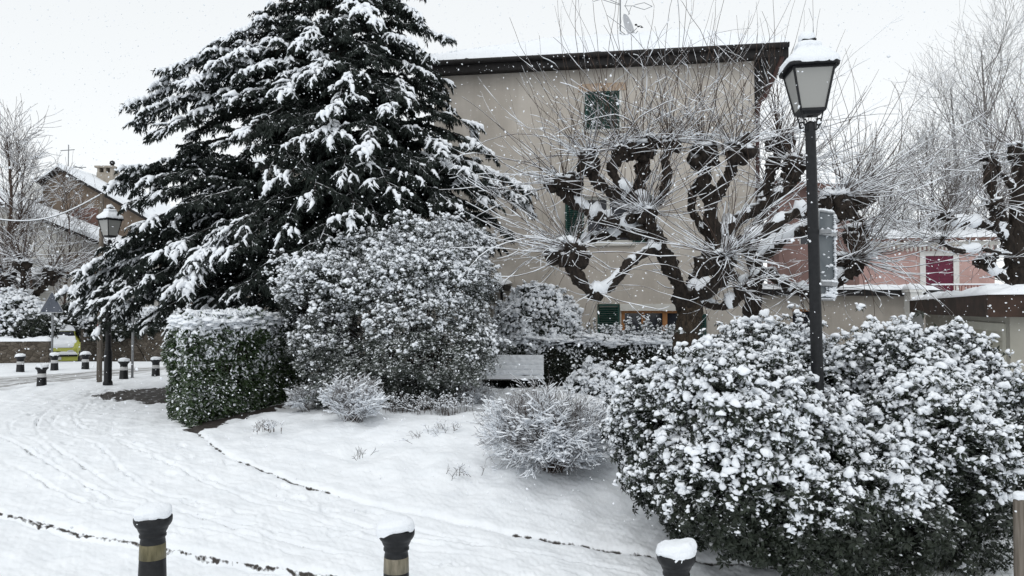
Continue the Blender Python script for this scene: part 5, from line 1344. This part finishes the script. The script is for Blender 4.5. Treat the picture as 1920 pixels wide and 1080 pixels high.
M_FROST, _t, _b = new_mat('frosted_glass'); _b.inputs['Base Color'].default_value = (.44, .44, .42, 1); _b.inputs['Roughness'].default_value = .35; _b.inputs['Transmission Weight'].default_value = .35
def lamp_post(x, y, z0, ztop, label, rz, group, k=1.0):
    lp = thing('street_lamp', (x, y, z0), label, 'street lamp', group)
    zl = ztop - z0 - .765 * k     # underside of the lantern
    build('post', [lathe([(.001, 0), (.105, 0), (.105, .06), (.085, .10), (.085, .75), (.075, .80), (.062, .84), (.056, 1.2), (.046, zl - .12), (.050, zl - .10), (.050, zl - .05), (.040, zl - .04), (.001, zl - .02)], 24)], M_BLACK, lp)
    ln = thing('lantern', (0, 0, 0), None, None); ln.parent = lp; ln.location = (0, 0, zl); ln.rotation_euler = (0, 0, rz); ln.scale = (.86, .86, 1.06)
    hb, ht, zb, zt = .125 * k, .205 * k, .06 * k, .41 * k
    bars = []
    for sx_, sy_ in ((1, 1), (1, -1), (-1, -1), (-1, 1)):
        bars.append(spline([[sx_ * hb, sy_ * hb, zb], [sx_ * ht, sy_ * ht, zt]], 4))
    fr = [tubes(np.array(bars), np.full((4, 4), .013 * k), 6)]
    for h, z, t in ((hb, zb, .014), (ht, zt, .016)):
        h2 = h + t / 2
        for a in range(4): V, F = box(-h2, h2, h - t / 2, h + t / 2, z - t, z + t * .6); fr.append((rotz(V, a * math.pi / 2), F))
    fr.append(loft_sq([(.03, zb - .04), (hb - .03, zb - .035), (hb - .0, zb - .014), (hb - .02, zb - .010), (.01, zb - .012)], 24, 12))
    build('frame', fr, M_BLACK, ln, smooth=False)
    for a in range(4):
        V = np.array([[-hb + .006, hb - .002, zb + .005], [hb - .006, hb - .002, zb + .005], [ht - .006, ht - .002, zt - .005], [-ht + .006, ht - .002, zt - .005]]); V2 = V - [0, .004, 0]
        W = rotz(np.concatenate([V, V2]), a * math.pi / 2)
        build('pane', [(W, np.array([[0, 3, 2, 1], [4, 5, 6, 7], [0, 1, 5, 4], [1, 2, 6, 5], [2, 3, 7, 6], [3, 0, 4, 7]]))], M_FROST, ln, smooth=False)
    rw = ht + .055
    build('roof', [loft_sq([(.02, zt + .012), (rw - .01, zt + .010), (rw, zt + .0), (rw + .003, zt + .028), (ht - .02, zt + .10), (ht * .52, zt + .165), (.085, zt + .17), (.085, zt + .215), (.075, zt + .222), (.05, zt + .23), (.05, zt + .245), (.072, zt + .25), (.076, zt + .262), (.05, zt + .285), (.005, zt + .29)], 40, 9)], M_BLACK, ln)
    sc = []
    for a in range(4):
        c = []
        for t in np.linspace(0, 1, 14): c.append([math.cos(math.pi / 4) * (.045 + (hb * 1.1 - .03) * t), math.sin(math.pi / 4) * (.045 + (hb * 1.1 - .03) * t), -.10 * k + .15 * k * t ** 1.6 - .03 * math.sin(t * math.pi)])
        c = np.array(c); sc.append(rotz(c, a * math.pi / 2))
        curl = np.array([[.7 * (.10 + .028 * math.cos(q)), .7 * (.10 + .028 * math.cos(q)), -.045 + .028 * math.sin(q)] for q in np.linspace(-2.5, 3.0, 14)]); sc.append(rotz(curl, a * math.pi / 2))
    build('bracket', [tubes(np.array(sc), np.full((8, 14), .0075), 6)], M_BLACK, ln)
    S1, F1 = loft_sq([(rw + .004, zt + .022), (rw + .012, zt + .045), (rw - .004, zt + .085), (ht - .03, zt + .150), (ht * .60, zt + .198), (.125, zt + .200), (.130, zt + .218), (.115, zt + .240), (.06, zt + .252), (.04, zt + .255)], 48, 6)
    S1 = S1 + (.010 * fnoise(S1, 4, 3, 3))[:, None]
    S2, F2 = loft_sq([(.074, zt + .258), (.084, zt + .272), (.082, zt + .305), (.06, zt + .330), (.025, zt + .342), (.002, zt + .344)], 32, 2.5)
    build('roof_snow', [(S1, F1), (S2 + [-.012, 0, 0], F2)], M_SNOW, ln)
    return lp
lx = at(1530, 580, 7.0)[0]
z0 = float(gz(lx + .02, 7.0))
lamp1 = lamp_post(lx + .035, 7.0, z0, float(at(1523, 66, 7.0)[2]), 'tall black street lamp with snowy square lantern, standing in the big shrub', math.radians(-6), 'street lamps')
lamp1.rotation_euler = (0, math.radians(-1.0), 0)
# sign panel clamped to the post, seen nearly edge on from behind
sg = thing('road_sign', tuple(at(1546, 476, 7.0)), 'grey back of a rounded road sign clamped to the tall lamp post, streaked with snow', 'sign')
M_SIGN = mat_var('grey_sign_back', (.075, .09, .10), (.13, .145, .155), 5, .55); M_RIM = mat_var('sign_rim', (.24, .25, .26), (.32, .33, .34), 12, .5, snow=(.3, .8, 20))
def rrect(w_, h_, r_, n=7):
    P = []
    for cx, cz, a0 in ((w_ / 2 - r_, h_ / 2 - r_, 0), (-w_ / 2 + r_, h_ / 2 - r_, 90), (-w_ / 2 + r_, -h_ / 2 + r_, 180), (w_ / 2 - r_, -h_ / 2 + r_, 270)):
        for q in np.linspace(0, 90, n): P.append([cx + r_ * math.cos(math.radians(a0 + q)), cz + r_ * math.sin(math.radians(a0 + q))])
    return np.array(P)
rp = rrect(.62, .82, .06); m_ = len(rp)
ry = math.radians(40)
def sgn(V): return rotz(np.asarray(V, float) * [.50, 1, 1] + [.20, .09, 0], ry)
V = np.array([[x, y, z] for y in (.0, .004) for x, z in rp]); F = [np.array([list(range(m_)), list(range(2 * m_ - 1, m_ - 1, -1))])]
build('panel', [(sgn(V), F)], M_SIGN, sg, smooth=False)
lo = np.concatenate([rp, rp[:1]]); Pt = np.array([[x, -.008, z] for x, z in lo]); vv, ff = tubes(Pt[None], np.full((1, len(Pt)), .013), 6)
build('rim', [(sgn(vv), ff)], M_RIM, sg)
build('rail', [(sgn(box(-.28, .28, -.035, -.002, z - .018, z + .018)[0]), box(0, 1, 0, 1, 0, 1)[1]) for z in (.20, -.27)], M_RIM, sg, smooth=False)
cl = []
for z in (.20, -.27):
    for q in (0,):
        cl.append(lathe([(.058, z - .018), (.063, z - .018), (.063, z + .018), (.058, z + .018), (.058, z - .018)], 20, (0, 0, 0)))
build('clamp', cl[:1], M_GREYMETAL, sg, smooth=False); build('clamp', cl[1:], M_GREYMETAL, sg, smooth=False)
r = rs(5); sn = []
for z in (.20, -.27):
    for x in np.linspace(-.26, .27, 26): sn.append([x, -.02, z + .024 + .004 * r.normal()])
for x in np.linspace(-.27, .27, 26): sn.append([x, -.004, .418]); sn.append([x, -.008, -.385 + .02 * r.rand()])
for _ in range(50): sn.append([r.uniform(-.05, .29), -.006, r.uniform(-.39, -.30)])
for _ in range(14): sn.append([r.uniform(-.25, .27), -.004, r.uniform(-.2, .38)])
for z in np.linspace(-.35, .38, 40): sn.append([.285 + .005 * r.normal(), -.012, z])
sn = sgn(sn); build('sign_snow', scatter_var(LUMPS_S, sn, rotmats(np.tile([0, 0, 1.0], (len(sn), 1)), r.uniform(0, 6, len(sn))), r.uniform(.010, .024, len(sn)), r), M_SNOW_FINE, sg)

p = g(202, 722)
lamp_post(p[0], p[1], p[2], float(at(210, 386, p[1])[2]) + .0, 'black street lamp whose post passes behind the cedar boughs at the left', math.radians(-28), 'street lamps', 1.0)
p = g(186, 716); zt_ = float(at(189, 364, p[1])[2]) - p[2]
po = thing('utility_pole', tuple(p), 'grey wooden utility pole with a red and white band left of the black lamp', 'pole')
build('shaft', [lathe([(.001, 0), (.062, 0), (.055, zt_ * .5), (.050, zt_), (.001, zt_ + .005)], 14)], M_WOODPOLE, po)
zb_ = float(at(186, 618, p[1])[2]) - p[2]
build('red_band', [lathe([(.060, zb_), (.062, zb_), (.062, zb_ + .12), (.060, zb_ + .12)], 14)], mat_var('red_band_paint', (.28, .03, .03), (.38, .05, .05), 8, .6), po)
build('white_band', [lathe([(.060, zb_ - .08), (.062, zb_ - .08), (.062, zb_ - .001), (.060, zb_ - .001)], 14)], M_WHITE, po)
# snow covered cables from the pole
cab = thing('overhead_cable', tuple(p + [0, 0, zt_]), 'snow covered overhead cable sagging from the wooden pole across the gabled house', 'cable')
e1 = at(-30, 408, p[1] - 1) - p - [0, 0, zt_]; s = np.linspace(0, 1, 20)[:, None]
c1 = e1 * s + [0, 0, -.32] * np.sin(np.pi * s)
build('wire', [tubes(c1[None], np.full((1, 20), .010), 6)], M_BLACK, cab); build('wire_snow', [tubes((c1 + [0, 0, .016])[None], np.full((1, 20), .017), 6)], M_SNOW_FINE, cab)
p = g(248, 708); zt2 = float(at(248, 560, p[1])[2]) - p[2]
gpn = thing('metal_pole', tuple(p), 'thin grey metal pole between two far bollards, its top hidden by the cedar', 'pole')
build('shaft', [lathe([(.001, 0), (.042, 0), (.042, .01), (.030, .012), (.030, zt2), (.001, zt2 + .01)], 12)], M_GREYMETAL, gpn)
# triangular sign seen from behind
p = g(97, 694); zs0 = float(at(100, 586, p[1])[2]) - p[2]; zs1 = float(at(100, 547, p[1])[2]) - p[2]
ts = thing('triangular_sign', tuple(p), 'grey back of a triangular road sign on a thin pole before the parked car', 'sign')
build('post', [lathe([(.001, 0), (.028, 0), (.028, zs1 - .1), (.001, zs1 - .09)], 10)], M_GREYMETAL, ts)
hw = (zs1 - zs0) * .56
tri_ = []
for cx, cz, a0 in ((hw - .04, zs0 + .03, -90), (0, zs1 - .05, 30), (-hw + .04, zs0 + .03, 150)):
    for q in np.linspace(0, 120, 6): tri_.append([cx + .03 * math.cos(math.radians(a0 + q)), cz + .03 * math.sin(math.radians(a0 + q))])
m_ = len(tri_); V = np.array([[x, y, z] for y in (-.045, -.037) for x, z in tri_])
build('panel', [(V, [np.array([list(range(m_)), list(range(2 * m_ - 1, m_ - 1, -1))]), np.array([[i, (i + 1) % m_, m_ + (i + 1) % m_, m_ + i] for i in range(m_)])])], mat_var('dark_grey_sign_back', (.055, .065, .085), (.10, .11, .135), 5, .5), ts, smooth=False)
tp_ = np.array([[x, -.045, z] for x, z in tri_ + tri_[:1]]); build('rim', [tubes(tp_[None], np.full((1, len(tp_)), .009), 5)], M_RIM, ts)

# bench
bl, brr = at(892, 708, 16.6), at(1020, 708, 16.6)
bz = float(gz(0, 16.6)) - .02
bn = thing('park_bench', (bl[0], 16.6, bz), 'slatted park bench under a sheet of snow in front of the long hedge', 'bench')
W = brr[0] - bl[0]; M_BW = mat_var('grey_bench_wood', (.035, .033, .032), (.09, .085, .08), 16, .8, stretch=(.3, 3, 3))
SH = float(at(960, 712, 16.4)[2]) - bz
build('seat', [box(0, W, -.05 + .11 * i, .045 + .11 * i, SH - .03, SH) for i in range(4)], M_BW, bn, smooth=False)
bk = []; nslat = 4
for i in range(nslat):
    V, F = box(0, W, -.012, .012, -.045, .045); a = math.radians(14)
    V = np.stack([V[:, 0], V[:, 1] * math.cos(a) + V[:, 2] * math.sin(a), -V[:, 1] * math.sin(a) + V[:, 2] * math.cos(a)], -1) + [0, .40 + .028 * i, SH + .12 + .105 * i]; bk.append((V, F))
build('backrest', bk, M_BW, bn, smooth=False)
for x in (.22, W - .22):
    build('leg', [box(x - .025, x + .025, -.02, .03, -.0, SH - .032), box(x - .024, x + .024, .34, .385, -.0, SH - .032), box(x - .023, x + .023, .03, .34, SH - .08, SH - .034), box(x - .02, x + .02, .385, .41, SH - .03, SH + .20)], M_BLACK, bn, smooth=False)
bs = []
snow_sheet([[-.02, -.07, SH + .003], [W + .02, -.07, SH + .003], [W + .02, .36, SH + .003], [-.02, .36, SH + .003]], .055, 'seat_snow', bn, (50, 14), 31, .4, .06)
nu, nv = 110, 60
U, Vv_ = np.meshgrid(np.linspace(-.01, W + .01, nu), np.linspace(0, 1, nv)); slat = np.abs(np.sin(Vv_ * math.pi * 4)) ** .5
th = .030 * (.45 + .75 * slat) + .012 * fnoise(np.stack([U, Vv_ * .4, 0 * U], -1), 3.0, 8, 3)
Yb = .355 + .13 * Vv_ - .018 - th; Zb = SH + .055 + .43 * Vv_
Vb_ = np.concatenate([np.stack([U, Yb, Zb], -1).reshape(-1, 3), np.stack([U, .385 + .115 * Vv_, Zb], -1).reshape(-1, 3)])
i = np.arange(nv - 1)[:, None] * nu; j = np.arange(nu - 1)[None]; Fq = np.stack([i + j, i + j + 1, i + nu + j + 1, i + nu + j], -1).reshape(-1, 4)
rim = np.concatenate([np.arange(nu), nu - 1 + np.arange(1, nv) * nu, (nv - 1) * nu + np.arange(nu - 2, -1, -1), np.arange(nv - 2, 0, -1) * nu]); r2 = np.roll(rim, -1)
build('backrest_snow', [(Vb_, np.concatenate([Fq, Fq[:, ::-1] + nu * nv, np.stack([rim, rim + nu * nv, r2 + nu * nv, r2], -1)]))], mat_snow('patchy_snow', .5, 60, .015), bn)

# wooden post and rail at the right edge
p = at(1918, 1080, 5.6)
wp_ = thing('wooden_post', (p[0], p[1], -.75), 'weathered wooden post with a snow cap at the lower right corner', 'post')
zt3 = float(at(1918, 935, 5.6)[2]) + .75
build('shaft', [lathe([(.001, 0), (.058, 0), (.057, zt3 * .5), (.054, zt3 - .02), (.048, zt3), (.001, zt3 + .004)], 18)], M_WOODPOLE, wp_)
V, F = snowcap(.055, .05, 44); build('snow_cap', [(V + [0, 0, zt3 + .004], F)], M_SNOW, wp_)
fe = thing('metal_fence', tuple(g(1905, 870)), 'black iron railing in the snow right of the big shrub', 'fence')
O = np.array(fe.location); segs = [[at(1885, 838, 8.2) - O, at(1990, 840, 8.2) - O], [at(1885, 705, 8.2) - O, at(1990, 705, 8.2) - O]] 
segs += [[at(x, 838, 8.2) - O, at(x, 705, 8.2) - O] for x in (1892, 1906, 1920, 1934, 1948)]
rods('railing', segs, .009, M_BLACK, fe)
rods('fence_post', [[at(1975, 700, 8.2) - O, at(1975, 880, 8.2) - O]], .02, M_BLACK, fe)

# parked car
def car():
    y0 = 31.5; c = at(112, 682, y0); c[2] = float(gz(c[0], c[1]))
    root = thing('parked_car', tuple(c), 'small yellow green car half covered in snow, parked between the stone walls', 'car', rz=math.radians(24))
    M_P = mat_var('yellow_green_paint', (.40, .42, .06), (.48, .50, .10), 3, .35, spec=.5)
    # section loft along y (front at -y): (y, half width low, z belt, half width roof, z roof)
    sec = [(-1.78, .66, .58, .60, .60), (-1.70, .78, .70, .70, .74), (-1.35, .80, .82, .72, .90), (-.95, .81, .88, .74, .97), (-.35, .82, .92, .58, 1.36), (.3, .82, .93, .60, 1.46), (1.2, .82, .92, .58, 1.42), (1.75, .78, .88, .62, .95)]
    rings = []
    for y, w1, zb_, w2, zr_ in sec:
        pts = [(-w1 * .96, .22), (-w1, .40), (-w1, zb_), (-w2, (zb_ + zr_) / 2 + .02), (-w2 * .92, zr_ - .02), (-w2 * .6, zr_), (w2 * .6, zr_), (w2 * .92, zr_ - .02), (w2, (zb_ + zr_) / 2 + .02), (w1, zb_), (w1, .40), (w1 * .96, .22)]
        rings.append([[x, y, z] for x, z in pts])
    V = np.array(rings); k, n, _ = V.shape
    i = np.arange(k - 1)[:, None] * n; j = np.arange(n)[None]; j2 = (j + 1) % n
    F = np.stack([i + j, i + j2, i + n + j2, i + n + j], -1).reshape(-1, 4)
    bd = build('body', [(V.reshape(-1, 3), [F, np.array([list(range(n - 1, -1, -1)), [(k - 1) * n + q for q in range(n)]])])], M_P, root, smooth=False)
    q = np.array([[-.66, -.98, .985], [.66, -.98, .985], [.52, -.42, 1.33], [-.52, -.42, 1.33]]); qq = q + [0, -.02, .012]
    build('windscreen', [(np.concatenate([qq, q]), np.array([[0, 1, 2, 3], [7, 6, 5, 4], [0, 4, 5, 1], [1, 5, 6, 2], [2, 6, 7, 3], [3, 7, 4, 0]]))], M_GLASS, root, smooth=False)
    build('bumper', [box(-.80, .80, -1.90, -1.74, .24, .44)], M_P, root, smooth=False)
    build('bumper_strip', [box(-.81, .81, -1.925, -1.903, .40, .47)], M_BLACK, root, smooth=False)
    build('grille', [box(-.34, .34, -1.80, -1.775, .50, .60)], M_BLACK, root, smooth=False)
    build('licence_plate', [box(-.26, .26, -1.935, -1.927, .28, .39)], M_WHITE, root, smooth=False)
    M_HL, _t2, b2 = new_mat('headlight_glass'); b2.inputs['Base Color'].default_value = (.55, .56, .58, 1); b2.inputs['Roughness'].default_value = .15
    for s in (-1, 1): build('headlight', [(lump(ICO2, 4, .02, 1)[0] * [.15, .06, .09] + [s * .55, -1.76, .56], ICO2[1])], M_HL, root)
    for s in (-1, 1):
        for y in (-1.2, 1.15):
            Vw, Fw = lathe([(.001, -.09), (.17, -.09), (.29, -.08), (.31, -.03), (.31, .03), (.29, .08), (.17, .09), (.001, .09)], 24); Vw = np.stack([Vw[:, 2], Vw[:, 0], Vw[:, 1]], -1) + [s * .74, y, .30]
            wh = build('wheel', [(Vw, Fw)], M_BLACK, root)
            Vw, Fw = lathe([(.001, 0), (.16, 0), (.18, .01), (.001, .015)], 18); Vw = np.stack([Vw[:, 2] * s, Vw[:, 0], Vw[:, 1]], -1) + [s * .832, y, .30]; build('rim', [(Vw, Fw)], M_GREYMETAL, wh)
        build('mirror', [box(s * .83 - .07, s * .83 + .07, -.82, -.76, .92, 1.04)], M_BLACK, root, smooth=False)
        build('side_window', [(np.array([[s * .825, -.75, .95], [s * .825, 1.45, .95], [s * .615, 1.15, 1.36], [s * .605, -.3, 1.34]]) , np.array([[0, 1, 2, 3]]))], M_GLASS, root, smooth=False)
    # snow on bonnet and roof
    def sheet(y0, y1, z0_, z1_, w0, w1, t, nm, sd, cut=None):
        snow_sheet([[-w0, y0, z0_], [w0, y0, z0_], [w1, y1, z1_], [-w1, y1, z1_]], t, nm, bd, (24, 18), sd, .35, .12)
    sheet(-.38, 1.5, 1.36, 1.40, .56, .54, .15, 'roof_snow', 3); sheet(-1.72, -.98, .74, .98, .62, .70, .10, 'bonnet_snow', 4)
    snow_sheet([[-.80, -1.92, .475], [.80, -1.92, .475], [.80, -1.75, .475], [-.80, -1.75, .475]], .07, 'bumper_snow', bd, (24, 6), 6, .4, .05)
    snow_sheet([[-.66, -1.0, 1.0], [.66, -1.0, 1.0], [.60, -.75, 1.16], [-.60, -.75, 1.16]], .05, 'windscreen_snow', bd, (24, 8), 7, .6, .08)
    return root
car()
# second vehicle roof under snow behind the left wall, only its edge shows
# distant pale building strip left of the beige wing
# ------------------------------------------------------------ falling snow
def flakes():
    r = rs(200); n = 17000
    D = 2.6 + 19 * r.rand(n) ** .8; px = r.uniform(-60, 1980, n); py = r.uniform(-60, 1000, n)
    u, v = (px - 960) / F_PX, (580 - py) / F_PX
    P = np.stack([u * D * 1.12, D, 1.75 + v * D], -1); ok = P[:, 2] > gz(P[:, 0], P[:, 1]) + .05; P = P[ok]; D = D[ok]
    s = r.uniform(.0028, .0105, len(P)) * np.where(D < 6, .55, 1) ; s[r.rand(len(P)) < .02] *= 1.8
    o = build('falling_snow', scatter_var(LUMPS_S, P, rotmats(r.normal(size=P.shape), r.uniform(0, 6, len(P))), np.stack([s, s * .8, s * r.uniform(.7, 1.6, len(s))], -1), r), M_SNOW_FINE)
    tag(o, kind='stuff')
flakes()
